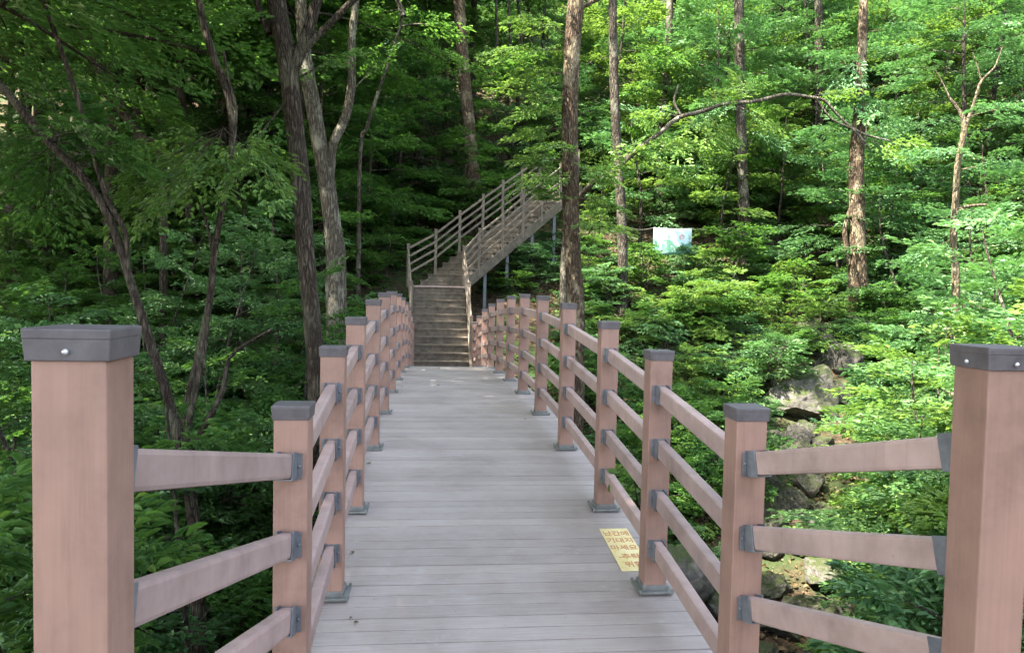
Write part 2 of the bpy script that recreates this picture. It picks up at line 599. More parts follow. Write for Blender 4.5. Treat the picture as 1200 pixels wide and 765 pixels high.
def make_rail(parent, p0, p1, wd=.048, ht=.080, w0=.11, w1=.11):
    """a rail between two post centres with its steel brackets"""
    p0, p1 = Vector(p0), Vector(p1)
    d = (p1 - p0).normalized()
    dh = math.hypot(d.x, d.y)
    a, b = p0 + d * ((w0 / 2 + .006) / dh), p1 - d * ((w1 / 2 + .006) / dh)
    bm = bmesh.new()
    add_beam(bm, a, b, wd, ht, .011)
    ro = link('rail', bm_mesh('rail', bm), M_RAIL, parent)
    for q, sgn, wp in ((a, 1, w0), (b, -1, w1)):
        bm = bmesh.new()
        Fm = frame(p0, p1)
        n = d * sgn
        # U-shaped sleeve: two cheeks and a floor, plus a flange wider than the rail flat on the post
        side = Fm.col[1].to_3d(); upv = Fm.col[2].to_3d()
        for k in (-1, 1):
            add_box(bm, q + n * .026 + side * k * (wd / 2 + .003), (.056, .005, ht + .012), .001, Fm)
        add_box(bm, q + n * .026 - upv * (ht / 2 + .004), (.056, wd + .010, .005), .001, Fm)
        flat = Matrix.Rotation(math.atan2(d.y, d.x), 4, 'Z')
        if wp > .1125:
            flat = Matrix.Rotation(PI / 2 if abs(d.y) > .5 else 0, 4, 'Z')
        add_box(bm, q - n * .003 + side * .0, (.005, wd + .040, ht + .004), .001, flat)
        for k in (-1, 1):
            bmesh.ops.create_uvsphere(bm, u_segments=8, v_segments=5, radius=.006,
                                      matrix=Matrix.Translation(q + n * .001 + side * k * (wd / 2 + .012)))
        link('bracket', bm_mesh('bracket', bm), M_BRACKET, ro)
    return ro


RAIL_OFF = (.205, .468, .720, .970)
NEAR = {'left': (Vector((-.563, 1.325, 0)), -.074), 'right': (Vector((1.2885, 1.6285, 0)), -.104)}
WN = .114
for side, X, lab in (('left', XL, 'pinkish brown bridge railing along the left edge, beside the dark ravine'),
                     ('right', XR, 'pinkish brown bridge railing along the right edge, above the rocky stream')):
    r = empty('bridge_railing', (0, 0, 0), YAW)
    tag(r, lab, 'railing', 'railings of the arched footbridge')
    for Yp, Zp in zip(PY, PZ):
        make_post(r, X, Yp, deck_z(Yp) + .001, Zp + HP, .112)
    for (ya, za), (yb, zb) in zip(list(zip(PY, PZ))[:-1], list(zip(PY, PZ))[1:]):
        for k in RAIL_OFF:
            make_rail(r, (X, ya, za + HP - k), (X, yb, zb + HP - k), w0=.112, w1=.112)
    c, zt = NEAR[side]
    make_post(r, c.x, c.y, deck_z(c.y) + .001, zt, WN, True)
    for k in range(4):
        off = (.240, .492, .745, .995)[k]
        make_rail(r, (c.x, c.y, zt - off), (X, PY[0], PZ[0] + HP - RAIL_OFF[k] - .008), w0=WN, w1=.112)


# yellow sticker on the deck
def deck_hit(px, py):
    x, z = ray(px, py)
    d = 3.0
    for _ in range(60):
        X = x * d * math.cos(YAW) + d * math.sin(YAW)
        Yb = -x * d * math.sin(YAW) + d * math.cos(YAW)
        d = deck_z(Yb) / z
    return X, Yb


def build_sticker():
    pts = [deck_hit(*q) for q in ((703, 620), (733, 619), (723, 670))]
    x0, x1 = pts[0][0] - .005, pts[1][0] + .005
    y1, y0 = pts[0][1], pts[2][1]
    yc, xc = (y0 + y1) / 2, (x0 + x1) / 2
    slope = math.atan2(deck_z(y1) - deck_z(y0), y1 - y0)
    W, H = x1 - x0, y1 - y0
    m, n, N, L = newmat('yellow_sticker')
    v = tex_coord(N, L, (1, 1, 1))
    c = ramp(N, L, noise(N, L, v, 12, 5, .7), [(.3, (.60, .46, .17)), (.5, (.70, .58, .28)), (.72, (.74, .66, .45))])
    finish(N, L, c, .45)
    e = empty('floor_sticker', bw(xc, yc, deck_z(yc) + .003), YAW)
    e.rotation_euler = (slope, 0, YAW)
    tag(e, 'yellow warning sticker with red Korean lettering on the deck by the right railing', 'sticker')
    bm = bmesh.new()
    add_box(bm, Vector((0, 0, 0)), (W, H, .003), .001)
    link('sheet', bm_mesh('sheet', bm), m, e)
    m2, n, N, L = newmat('red_print')
    finish(N, L, (.46, .17, .08), .5)
    print('sticker', W, H, xc, yc)
    for i, t in enumerate(('\ub09c\uac04\uc5d0', '\uae30\ub300\uc9c0', '\ub9c8\uc138\uc694', '-\ucd94\ub77d', '\uc704\ud5d8')):
        cu = bpy.data.curves.new('text', 'FONT')
        cu.body = t
        cu.size = W * .34
        cu.align_x = 'CENTER'
        cu.align_y = 'CENTER'
        cu.extrude = .0004
        cu.offset = .0006
        to = bpy.data.objects.new('text', cu)
        COL.objects.link(to)
        dg = bpy.context.evaluated_depsgraph_get()
        me = bpy.data.meshes.new_from_object(to.evaluated_get(dg))
        bpy.data.objects.remove(to)
        me.materials.clear()
        o = link('lettering', me, m2, e)
        o.location = ((0, -.0, 0, .0, .02)[i] * W, H * (.36 - .175 * i - (.03 if i > 2 else 0)), .0022)
        o.scale = (1.0, 1.25, 1)


build_sticker()

# ------------------------------------------------------------------ steps
SXL, SXR = -.53, 1.07
stair = empty('staircase', (0, 0, 0), YAW)
tag(stair, 'dark brown wooden staircase climbing the slope and turning right beyond the bridge', 'staircase')
Y0, Z0 = DECK_END + .03, deck_z(DECK_END)
NR = 11
RUN = .302
RIS = (.07 - Z0) / NR
for k in range(NR):
    z = Z0 + RIS * (k + 1)
    y = Y0 + RUN * k
    bm = bmesh.new()
    dep = RUN + .02 if k < NR - 1 else .9
    add_box(bm, Vector(((SXL + SXR) / 2, y + dep / 2 - .02, z - .022)), (SXR - SXL - .1, dep, .044), .006)
    add_box(bm, Vector(((SXL + SXR) / 2, y + .015, z - .044 - (RIS - .044) / 2)), (SXR - SXL - .104, .03, RIS - .046), .003)
    link('step', bm_mesh('step', bm), M_STAIR, stair)
YL = Y0 + RUN * (NR - 1)                       # front of the landing
bm = bmesh.new()
add_box(bm, Vector(((SXL + SXR) / 2, YL - .024, .07 - .012)), (SXR - SXL - .1, .03, .05), .003)
link('nosing', bm_mesh('nosing', bm), M_RAIL, stair)
for X in (SXL + .01, SXR - .01):
    bm = bmesh.new()
    add_beam(bm, (X, Y0 - .1, Z0 - .06), (X, YL + .15, .07 - .06), .06, .30, .004)
    link('stringer', bm_mesh('stringer', bm), M_STAIR, stair)
# the turned upper flight
BETA = math.radians(46)
hx, hy = math.sin(BETA), math.cos(BETA)
SL = .60
YC = YL + .12


def outer_pt(Ld, z): return Vector((SXL + hx * Ld, YC + hy * Ld, z))
def inner_pt(Ld, z): return Vector((SXR + hx * Ld, YC + hy * Ld, z))


NT = 18
RI2 = .185
RU2 = RI2 / SL
for k in range(NT):
    z = .07 + RI2 * (k + 1)
    lo = .30 + RU2 * k
    li = max(.02 + .03 * k, -.40 + RU2 * k)
    lo2 = lo + RU2 + .02
    li2 = max(.02 + .03 * (k + 1), -.40 + RU2 * (k + 1)) + .02
    bm = bmesh.new()
    top = [outer_pt(lo, z), inner_pt(li, z), inner_pt(li2, z), outer_pt(lo2, z)]
    vs = [bm.verts.new(p) for p in top] + [bm.verts.new(p - Vector((0, 0, .044))) for p in top]
    for f in ((0, 1, 2, 3), (7, 6, 5, 4), (0, 4, 5, 1), (1, 5, 6, 2), (2, 6, 7, 3), (3, 7, 4, 0)):
        bm.faces.new([vs[i] for i in f])
    n = Vector((hx, hy, 0)) * .03
    rp = [top[0] + n * .6, top[1] + n * .6, top[1] + n * 1.5, top[0] + n * 1.5]
    vs = [bm.verts.new(p - Vector((0, 0, .046))) for p in rp] + [bm.verts.new(p - Vector((0, 0, RI2 + .01))) for p in rp]
    for f in ((0, 1, 2, 3), (7, 6, 5, 4), (0, 4, 5, 1), (1, 5, 6, 2), (2, 6, 7, 3), (3, 7, 4, 0)):
        bm.faces.new([vs[i] for i in f])
    bmesh.ops.recalc_face_normals(bm, faces=bm.faces)
    link('step', bm_mesh('step', bm), M_STAIR, stair)
# landing board between the flights
bm = bmesh.new()
pts = [Vector((SXL, YL + .86, .07)), Vector((SXL, YL + .1, .07)), inner_pt(.0, .07), inner_pt(.1, .07), outer_pt(.42, .07)]
pts = [Vector((SXL - .02, YC - .05, .064)), inner_pt(-.05, .064), inner_pt(.14, .064), outer_pt(.45, .064)]
vs = [bm.verts.new(p) for p in pts] + [bm.verts.new(p - Vector((0, 0, .05))) for p in pts]
for f in ((0, 1, 2, 3), (7, 6, 5, 4), (0, 4, 5, 1), (1, 5, 6, 2), (2, 6, 7, 3), (3, 7, 4, 0)):
    bm.faces.new([vs[i] for i in f])
bmesh.ops.recalc_face_normals(bm, faces=bm.faces)
link('landing', bm_mesh('landing', bm), M_STAIR, stair)
LT = .30 + RU2 * NT
zt = .07 + RI2 * NT
for fn, l0 in ((outer_pt, .30), (inner_pt, -.1)):
    bm = bmesh.new()
    zs = .07 + SL * max(0, (l0 - (.30 if fn is outer_pt else -.40)))
    ze = .07 + SL * (LT - (.30 if fn is outer_pt else -.40))
    add_beam(bm, fn(l0, zs - .14), fn(LT, ze - .14), .06, .30, .004)
    link('stringer', bm_mesh('stringer', bm), M_STAIR, stair)
# upper landing where the flight meets the slope
bm = bmesh.new()
LI = -.40 + RU2 * NT
pts = [outer_pt(LT + .025, zt - .004), inner_pt(LI + .025, zt - .004), inner_pt(LI + .95, zt - .004), outer_pt(LT + .95, zt - .004)]
vs = [bm.verts.new(p) for p in pts] + [bm.verts.new(p - Vector((0, 0, .09))) for p in pts]
for f in ((0, 1, 2, 3), (7, 6, 5, 4), (0, 4, 5, 1), (1, 5, 6, 2), (2, 6, 7, 3), (3, 7, 4, 0)):
    bm.faces.new([vs[i] for i in f])
bmesh.ops.recalc_face_normals(bm, faces=bm.faces)
link('landing', bm_mesh('landing', bm), M_STAIR, stair)
# steel columns under the flight and the landing
for fn, Ld, off in ((inner_pt, .05, -.42), (inner_pt, 1.0, -.4), (inner_pt, 2.05, -.4), (inner_pt, 3.3, -.4), (inner_pt, 4.5, -.4), (outer_pt, .1, .3), (outer_pt, 1.9, .3), (outer_pt, 3.7, .3), (outer_pt, 5.0, .3)):
    ztop = .07 + SL * max(0, Ld - off) - .27
    p = fn(Ld, ztop)
    if fn is inner_pt: p = p + Vector((-.12, .10, 0))
    wp = bw(p.x, p.y)
    zb = tz(wp.x, wp.y) - .3
    if ztop - zb < .1: continue
    bm = bmesh.new()
    add_box(bm, Vector((p.x, p.y, (ztop + zb) / 2)), (.10, .10, ztop - zb), .006)
    add_box(bm, Vector((p.x, p.y, ztop - .008)), (.18, .18, .012), .002)
    link('column', bm_mesh('column', bm), M_COLUMN, stair)


def stair_railing(lab, stops, slope_rails):
    r = empty('stair_railing', (0, 0, 0), YAW)
    tag(r, lab, 'railing', 'railings of the wooden staircase')
    for p, zb, ztp in stops:
        bm = bmesh.new()
        add_box(bm, Vector((p.x, p.y, (zb + ztp) / 2)), (.085, .085, ztp - zb), .006)
        po = link('post', bm_mesh('post', bm), M_STAIRRAIL, r)
        bm = bmesh.new()
        add_box(bm, Vector((p.x, p.y, ztp + .012)), (.10, .10, .025), .004)
        link('cap', bm_mesh('cap', bm), M_STAIRRAIL, po)
    for (p, zb, zt1), (q, zb2, zt2) in zip(stops[:-1], stops[1:]):
        for off in (.12, .36, .60, .84):
            bm = bmesh.new()
            a, b = Vector((p.x, p.y, zt1 - off)), Vector((q.x, q.y, zt2 - off))
            d = (b - a).normalized()
            add_beam(bm, a + d * .045, b - d * .045, .04, .06, .006)
            link('rail', bm_mesh('rail', bm), M_STAIRRAIL, r)


HS = 1.2
o_st, i_st = [], []
for X, lst in ((SXL, o_st), (SXR, i_st)):
    for yy in (Y0 + .12, Y0 + 1.5):
        zn = Z0 + RIS * (1 + (yy - Y0) / RUN)
        lst.append((Vector((X, yy, 0)), zn - .3, zn + HS - .12))
for Ld, zz in ((-.19, 1.28), (.93, 1.79), (1.97, 2.44), (3.05, 3.08), (4.02, 3.64), (5.0, 4.19), (6.0, 4.79)):
    o_st.append((outer_pt(Ld, 0), zz - HS - (.05 if Ld < 0 else .25), zz))
for Ld, zz in ((-.13, 1.27), (.53, 1.83), (1.6, 2.47), (2.6, 3.12), (3.58, 3.73), (4.6, 4.34), (5.6, 4.94)):
    i_st.append((inner_pt(Ld, 0), zz - HS - (.05 if Ld < 0 else .25), zz))
stair_railing('dark wooden railing on the left, outer side of the turning staircase', o_st, 4)
stair_railing('dark wooden railing on the right, inner side of the turning staircase', i_st, 4)

# ------------------------------------------------------------------ foliage builders
def leaf_arrays(P, A, Nn, ln, wd, fold=.22):
    """one six-cornered folded leaf at each P along axis A with normal Nn"""
    A = A / (np.linalg.norm(A, axis=1)[:, None] + 1e-9)
    B = np.cross(Nn, A)
    B /= np.linalg.norm(B, axis=1)[:, None] + 1e-9
    Nn = np.cross(A, B)
    ln = ln[:, None]; wd = wd[:, None]
    base = P
    tip = P + A * ln - Nn * ln * .12
    l1 = P + A * ln * .32 + B * wd * .5 + Nn * wd * fold
    l2 = P + A * ln * .68 + B * wd * .40 + Nn * wd * fold * .7
    r1 = P + A * ln * .32 - B * wd * .5 + Nn * wd * fold
    r2 = P + A * ln * .68 - B * wd * .40 + Nn * wd * fold * .7
    V = np.stack([base, l1, l2, tip, r2, r1], 1).reshape(-1, 3)
    k = np.arange(len(P))[:, None] * 6
    Q = np.concatenate([k + np.array([0, 3, 2, 1]), k + np.array([0, 5, 4, 3])], 0)
    return V, Q


def spray_points(O, D, n, g, L=.6, nrm=(0, 0, 1), ln=.075, asp=.45, jit=.20):
    """leaves of one flat leafy spray growing from O along D"""
    D = D / (np.linalg.norm(D) + 1e-9)
    nr = np.array(nrm, float) + g.normal(0, .18, 3)
    Bv = np.cross(nr, D); Bv /= np.linalg.norm(Bv) + 1e-9
    nr = np.cross(D, Bv)
    s = g.uniform(.08, 1, n)
    side = np.where(g.random(n) < .5, -1., 1.)
    tw = .55 * L * (1.05 - s * .75)
    t = np.sqrt(g.random(n)) * tw
    an = math.radians(52)
    td = np.outer(np.full(n, math.cos(an)), D) + np.outer(side * math.sin(an), Bv)
    P = O + np.outer(s * L, D) + td * t[:, None]
    rr = np.linalg.norm(P - O, axis=1)
    P[:, 2] -= .28 * rr ** 2 / max(L, .01)
    P += g.normal(0, .018, (n, 3)) * (L / .6)
    la = td + np.outer(g.normal(0, .55, n), Bv) + np.outer(g.uniform(0, .5, n), D)
    la[:, 2] -= .22
    nn = nr + g.normal(0, jit, (n, 3))
    l = ln * g.uniform(.65, 1.25, n)
    return P, la, nn, l, l * asp * g.uniform(.8, 1.2, n)


class Leaves:
    def __init__(self): self.p = []
    def add(self, *a): self.p.append(a)
    def mesh(self, name):
        c = [np.concatenate([q[i] for q in self.p]) for i in range(5)]
        V, Q = leaf_arrays(*c)
        return np_mesh(name, V, Q)


def branch_foliage(Lv, wood, O, D, length, g, nspray, nleaf, L, ln, asp=.45, droop=.12, r0=.02, sides_up=.1, jit=.20):
    """a limb from O along D with leafy sprays on both sides"""
    D = D / np.linalg.norm(D)
    hor = np.array([-D[1], D[0], 0.]); hor /= np.linalg.norm(hor) + 1e-9
    pts = []
    for i in range(6):
        t = i / 5
        pts.append(O + D * length * t + np.array([0, 0, -droop * length * t * t]) + hor * .06 * length * math.sin(t * 3 + O[2] * 3))
    wood.append((pts, [r0 * (1 - .8 * i / 5) for i in range(6)]))
    for j in range(nspray):
        t = .25 + .75 * (j + g.random()) / nspray
        k = min(4, int(t * 5)); f = t * 5 - k
        q = pts[k] * (1 - f) + pts[k + 1] * f
        sd = 1 if j % 2 else -1
        dr = D * g.uniform(.5, 1.1) + hor * sd * g.uniform(.3, 1.0) + np.array([0, 0, g.normal(sides_up * .2, .10)])
        if j == nspray - 1: dr = D
        Lv.add(*spray_points(q, dr, nleaf, g, L * g.uniform(.75, 1.25), (g.normal(0, .15), g.normal(0, .15), 1), ln, asp, jit))


def proto_mesh_pair(name, wood, Lv, sides=8, rough=.05, seed=0):
    V, Q = tube_arrays(wood, sides, rough, seed)
    tm = np_mesh(name + '_wood', V, Q)
    tm.polygons.foreach_set('use_smooth', np.ones(len(tm.polygons), dtype=bool))
    return tm, Lv.mesh(name + '_leaves')


def make_tree_proto(seed, H=13.0, base=4.5, R=3.0, nb=24, ns=12, nl=40, r0=.16, ln=.135, L=1.0, lean=.04):
    g = np.random.default_rng(seed)
    pts = []
    dx, dy = g.normal(0, lean, 2)
    ph = g.uniform(0, 6, 2)
    for i in range(15):
        t = i / 14
        pts.append(np.array([dx * H * t + .16 * math.sin(t * 5 + ph[0]) * t, dy * H * t + .16 * math.sin(t * 4 + ph[1]) * t, H * t * .97 - .4 * (i == 0)]))
    rad = [r0 * (1.35 if i == 0 else 1.0) * (1 - .86 * (i / 14)) + .006 for i in range(15)]
    wood = [(pts, rad)]
    Lv = Leaves()
    az = g.uniform(0, 6.28)
    for b in range(nb):
        t = (b + g.random()) / nb
        h = base + (H - base) * t * .98
        k = min(13, int(h / H * 14)); f = h / H * 14 - k
        O = pts[k] * (1 - f) + pts[k + 1] * f
        az += 2.4 + g.normal(0, .3)
        shape = (math.sin(PI * min(1, .22 + .78 * t)) ** .7) * .95 + .12
        ln_b = R * shape * g.uniform(.6, 1.15)
        D = np.array([math.cos(az), math.sin(az), .15 + .75 * t * t + g.normal(0, .12)])
        branch_foliage(Lv, wood, O, D, ln_b, g, max(4, int(ns * (.45 + .6 * shape))), nl, L, ln, r0=.05 * (1 - .6 * t) * (r0 / .17), droop=.22)
    return wood, Lv


def make_shrub_proto(seed, H=1.6, R=1.1, nstem=4, nb=20, ns=7, nl=26, L=.44, ln=.105, asp=.45, flat=.0, jit=.3):
    g = np.random.default_rng(seed)
    wood, Lv = [], Leaves()
    stems = []
    for s in range(nstem):
        a = g.uniform(0, 6.28); sp = g.uniform(.1, .55) * R
        p = [np.array([.06 * math.cos(a), .06 * math.sin(a), -.25])]
        hh = H * g.uniform(.65, 1.0)
        for i in range(1, 6):
            t = i / 5
            p.append(np.array([math.cos(a) * sp * t ** 1.3 + g.normal(0, .03), math.sin(a) * sp * t ** 1.3 + g.normal(0, .03), hh * t]))
        stems.append((p, hh))
        wood.append((p, [.022 * (1 - .75 * i / 5) * (H / 1.6) ** .7 for i in range(6)]))
    az = g.uniform(0, 6.28)
    for b in range(nb):
        p, hh = stems[b % nstem]
        t = g.uniform(.22, 1.0)
        k = min(4, int(t * 5)); f = t * 5 - k
        O = p[k] * (1 - f) + p[k + 1] * f
        az += 2.4 + g.normal(0, .4)
        D = np.array([math.cos(az), math.sin(az), g.normal(.22 + .3 * t - flat, .16)])
        ln_b = R * g.uniform(.45, 1.0) * (1.1 - .55 * t)
        branch_foliage(Lv, wood, O, D, ln_b, g, ns, nl, L, ln, asp, r0=.009 * (H / 1.6), droop=.25, jit=jit)
    return wood, Lv


def thing(name, meshes, parts, loc, rz, sc, label, cat, group=None, mats=None, tilt=(0, 0)):
    e = empty(name, loc, rz)
    e.rotation_euler = (tilt[0], tilt[1], rz)
    e.scale = (sc, sc, sc) if not hasattr(sc, '__len__') else sc
    tag(e, label, cat, group)
    for me, pn, mt in zip(meshes, parts, mats):
        if len(me.materials) == 0: me.materials.append(mt)
        o = bpy.data.objects.new(pn, me)
        COL.objects.link(o)
        o.parent = e
        if me.materials[0] != mt:
            o.material_slots[0].link = 'OBJECT'
            o.material_slots[0].material = mt
    return e


TREES = [proto_mesh_pair('forest_tree', *make_tree_proto(100 + i, H=h, base=b, R=r), seed=i) for i, (h, b, r) in enumerate(((13, 4.2, 3.2), (14.5, 5.5, 3.0), (12, 3.5, 2.8), (15, 6.0, 3.4), (11, 3.0, 3.0)))]
LOWT = [proto_mesh_pair('leafy_tree', *make_tree_proto(500 + i, H=h, base=b, R=r, nb=25, ns=14, nl=40, r0=.10, ln=.15, L=1.0), seed=80 + i) for i, (h, b, r) in enumerate(((8.5, 1.0, 3.0), (7.0, .7, 2.7), (9.5, 1.6, 3.2), (6.2, .6, 2.6)))]
CANOPY = [proto_mesh_pair('shade_tree', *make_tree_proto(600 + i, H=17, base=8.5, R=5.6, nb=38, ns=14, nl=96, r0=.24, ln=.138, L=1.45), seed=90 + i) for i in range(3)]
SAPS = [proto_mesh_pair('sapling', *make_tree_proto(200 + i, H=h, base=b, R=r, nb=14, ns=10, nl=36, r0=.040, ln=.108, L=.60, lean=.10), seed=20 + i) for i, (h, b, r) in enumerate(((4.2, .9, 1.5), (5.0, 1.3, 1.4), (3.4, .6, 1.3), (4.6, 1.0, 1.8), (3.8, .8, 1.1)))]
SHRUBS = [proto_mesh_pair('shrub', *make_shrub_proto(300 + i, H=h, R=r, nb=nb), seed=40 + i) for i, (h, r, nb) in enumerate(((1.5, 1.1, 22), (1.1, .9, 18), (1.9, 1.2, 26), (.8, .8, 16), (1.4, 1.3, 24)))]
HERBS = [proto_mesh_pair('leafy_plant', *make_shrub_proto(400 + i, H=h, R=r, nstem=5, nb=13, ns=4, nl=18, L=.30, ln=.095, asp=.40, flat=.2, jit=.22), seed=60 + i) for i, (h, r) in enumerate(((.55, .55), (.7, .6), (.45, .6)))]

# ------------------------------------------------------------------ single trees of the photograph
def grow(wood_paths, mat, leaf, name, label, seed, sides=20, rough=.075, step=.12, group=None, cat='tree', root=True):
    """wood_paths: list of (points, radii) in world space; the first is the trunk. leaf: (Leaves, material) or None"""
    base = Vector(wood_paths[0][0][0])
    gz = tz(base.x, base.y)
    org = Vector((base.x, base.y, gz))
    paths = []
    for i, (pts, rad) in enumerate(wood_paths):
        pts = [Vector(p) for p in pts]
        rad = list(rad)
        if i == 0 and root:
            pts = [Vector((pts[0].x, pts[0].y, gz - .35))] + pts if pts[0].z > gz + .25 else [Vector((pts[0].x, pts[0].y, gz - .35))] + pts[1:]
            rad = [rad[0] * 1.25] + rad if len(rad) < len(pts) else [rad[0] * 1.2] + rad[1:]
        p, r = smooth_path([q - org for q in pts], rad, step)
        paths.append((p, r))
    e = empty(name, org)
    tag(e, label, cat, group)
    V, Q = tube_arrays(paths, sides, rough, seed)
    link('trunk', np_mesh('trunk', V, Q), mat, e, True)
    if leaf is not None:
        Lv, lm = leaf
        sh = np.array(org)
        Lv.p = [(q[0] - sh, *q[1:]) for q in Lv.p]
        link('crown', Lv.mesh('crown'), lm, e)
    return e


def px_path(pp, d):
    """[(px, py, width px[, depth])] -> points and radii at depth d"""
    pts, rad = [], []
    for q in pp:
        dd = q[3] if len(q) > 3 else d
        pts.append(at(q[0], q[1], dd))
        rad.append(q[2] * dd / F / 2 * .88)
    return pts, rad


def crown_above(Lv, wood, top, g, n=16, R=3.2, up=5.0, ns=10, nl=38, L=1.0, ln=.14, z0=-.5):
    """limbs and leaves round the top of a trunk"""
    top = np.array(top)
    wood.append(([Vector(top), Vector(top + [g.normal(0, .3), g.normal(0, .3), up * .5]), Vector(top + [g.normal(0, .5), g.normal(0, .5), up])], [.09, .06, .015]))
    az = g.uniform(0, 6)
    for b in range(n):
        t = (b + .5) / n
        az += 2.4
        O = top + [0, 0, z0 + (up - z0) * t * .95]
        D = np.array([math.cos(az), math.sin(az), .1 + .6 * t])
        bwood = []
        branch_foliage(Lv, bwood, O, D, R * (1.1 - .7 * t) * g.uniform(.7, 1.1), g, ns, nl, L, ln, r0=.035, droop=.2)
        for p, r in bwood: wood.append(([Vector(q) for q in p], r))


def sprig(Lv, wood, frm, to, g, ns=8, nl=30, L=.55, ln=.085, r0=.018):
    dd = float(to[1])
    ln, ns, nl, L = max(ln, .0062 * dd), ns + 4, nl + 8, max(L, .032 * dd)
    frm, to = np.array(frm, float), np.array(to, float)
    bwood = []
    branch_foliage(Lv, bwood, frm, to - frm, np.linalg.norm(to - frm), g, ns, nl, L, ln, r0=r0, droop=.1)
    for p, r in bwood: wood.append(([Vector(q) for q in p], r))


g = np.random.default_rng(5)
# big dark tree, left of the steps
Lv = Leaves()
d = 11.5
wd = [px_path([(372, 470, 26), (366, 380, 24), (358, 290, 23), (350, 190, 23), (341, 110, 24), (334, 60, 26), (325, 10, 25), (315, -60, 22), (303, -200, 18)], d)]
wd.append(px_path([(338, 92, 20), (352, 60, 17), (366, 20, 15), (378, -40, 12), (384, -140, 9)], d))
wd.append(px_path([(352, 62, 11), (385, 30, 9), (415, 0, 8), (450, -30, 7), (500, -80, 5)], d))
wd.append(px_path([(316, 40, 10), (304, 10, 9), (292, -30, 8)], d))
crown_above(Lv, wd, at(303, -180, d), g, 24, 4.6, 5.5, 12, 42)
sprig(Lv, wd, at(340, 110, d), at(285, 185, d - .6), g, 7, 26)
sprig(Lv, wd, at(345, 95, d), at(395, 62, d + .5), g, 5, 22)
grow(wd, M_BARK_DARK, (Lv, M_LEAF), 'dark_tree', 'thick dark trunked tree forking near the top, left of the steps', 1)
# pale forked tree behind it
Lv = Leaves()
d = 16.5
wd = [px_path([(394, 320, 26), (390, 270, 23), (383, 215, 22), (373, 160, 20), (364, 110, 19), (357, 60, 17), (352, 0, 15), (346, -120, 12)], d)]
wd.append(px_path([(386, 215, 12), (390, 170, 12), (404, 140, 12), (412, 100, 11), (412, 50, 10), (417, 0, 9), (420, -80, 7)], d))
wd.append(px_path([(366, 120, 7), (356, 90, 6), (345, 60, 5)], d))
crown_above(Lv, wd, at(346, -110, d), g, 22, 4.6, 5.5, 12, 42)
sprig(Lv, wd, at(410, 110, d), at(450, 60, d), g, 6, 24)
grow(wd, M_BARK_PALE, (Lv, M_LEAF), 'forked_tree', 'pale forked tree with a curving limb, just behind the thick dark trunk', 2)
# twisted thin stem left
Lv = Leaves()
d = 9.5
wd = [px_path([(226, 650, 15), (222, 560, 12), (216, 500, 11), (232, 420, 10), (246, 350, 9), (252, 290, 9), (262, 235, 8), (272, 170, 8), (268, 115, 9), (248, 60, 9), (233, 0, 9), (225, -90, 7)], d)]
wd.append(px_path([(272, 180, 5), (276, 130, 5), (268, 95, 4), (262, 60, 3)], d))
wd.append(px_path([(250, 300, 4), (243, 265, 4), (235, 240, 3)], d))
for q in ((205, 165), (165, 200), (310, 178), (230, 205), (190, 220), (150, 245), (300, 195)):
    sprig(Lv, wd, at(264, 150, d), at(q[0], q[1], d + g.uniform(-.8, .8)), g, 8, 30, .5, .085, .010)
crown_above(Lv, wd, at(226, -80, d), g, 9, 2.0, 3.0, 12, 44, .7, .095)
grow(wd, M_BARK_DARK, (Lv, M_LEAF_WARM), 'twisted_tree', 'thin twisting stem with bright leaf sprays, rising on the left', 3, 10)
# leaning multi-stem trunks at the left
Lv = Leaves()
d = 8.5
wd = [px_path([(232, 690, 20), (228, 620, 18), (217, 545, 16), (198, 470, 13), (172, 390, 12), (150, 320, 11), (128, 255, 11), (95, 205, 11), (55, 165, 11), (5, 105, 10), (-60, 30, 9)], d)]
wd.append(px_path([(150, 322, 7), (146, 270, 7), (126, 235, 7), (112, 190, 6), (86, 100, 6), (50, 0, 5)], d))
wd.append(px_path([(216, 540, 10), (224, 480, 9), (238, 420, 7), (244, 370, 5)], d))
wd.append(px_path([(222, 530, 9), (245, 490, 8), (262, 455, 7), (268, 420, 5), (290, 402, 4), (318, 386, 3)], d))
for q in ((30, 90), (60, 75), (5, 150), (80, 130), (20, 200), (110, 140), (150, 180), (60, 230)):
    sprig(Lv, wd, at(60, 165, d), at(q[0], q[1], d + g.uniform(-.7, .7)), g, 8, 30, .5, .085, .010)
crown_above(Lv, wd, at(-50, 40, d), g, 9, 2.4, 3.0, 12, 44, .7, .095)
grow(wd, M_BARK_DARK, (Lv, M_LEAF), 'leaning_tree', 'leaning brown trunk with side stems, behind the near left post', 4, 12)
# tall warm trunk right of the steps
Lv = Leaves()
d = 16.5
wd = [px_path([(674, 372, 25), (672, 310, 22), (669, 250, 21), (668, 180, 22), (668, 110, 22), (671, 50, 22), (675, 0, 21), (678, -80, 18), (680, -220, 14)], d)]
wd.append(px_path([(674, 12, 9), (690, 4, 7), (712, -6, 5)], d))
for a, q in (((668, 60), (600, 50)), ((668, 120), (590, 95)), ((668, 150), (625, 150)), ((668, 40), (620, 15)), ((668, 215), (640, 190)), ((670, 230), (712, 235)), ((668, 195), (700, 200)), ((669, 265), (715, 258)), ((668, 205), (632, 205)), ((668, 190), (622, 182)), ((669, 240), (648, 226)), ((668, 175), (650, 165)), ((668, 90), (630, 80)), ((668, 110), (610, 125))):
    sprig(Lv, wd, at(*a, d), at(q[0], q[1], d + g.uniform(-1, .4)), g, 8, 26, .55, .09, .012)
crown_above(Lv, wd, at(680, -200, d), g, 14)
grow(wd, M_BARK_WARM, (Lv, M_LEAF_WARM), 'straight_tree', 'tall straight warm brown trunk just right of the upper steps', 5)


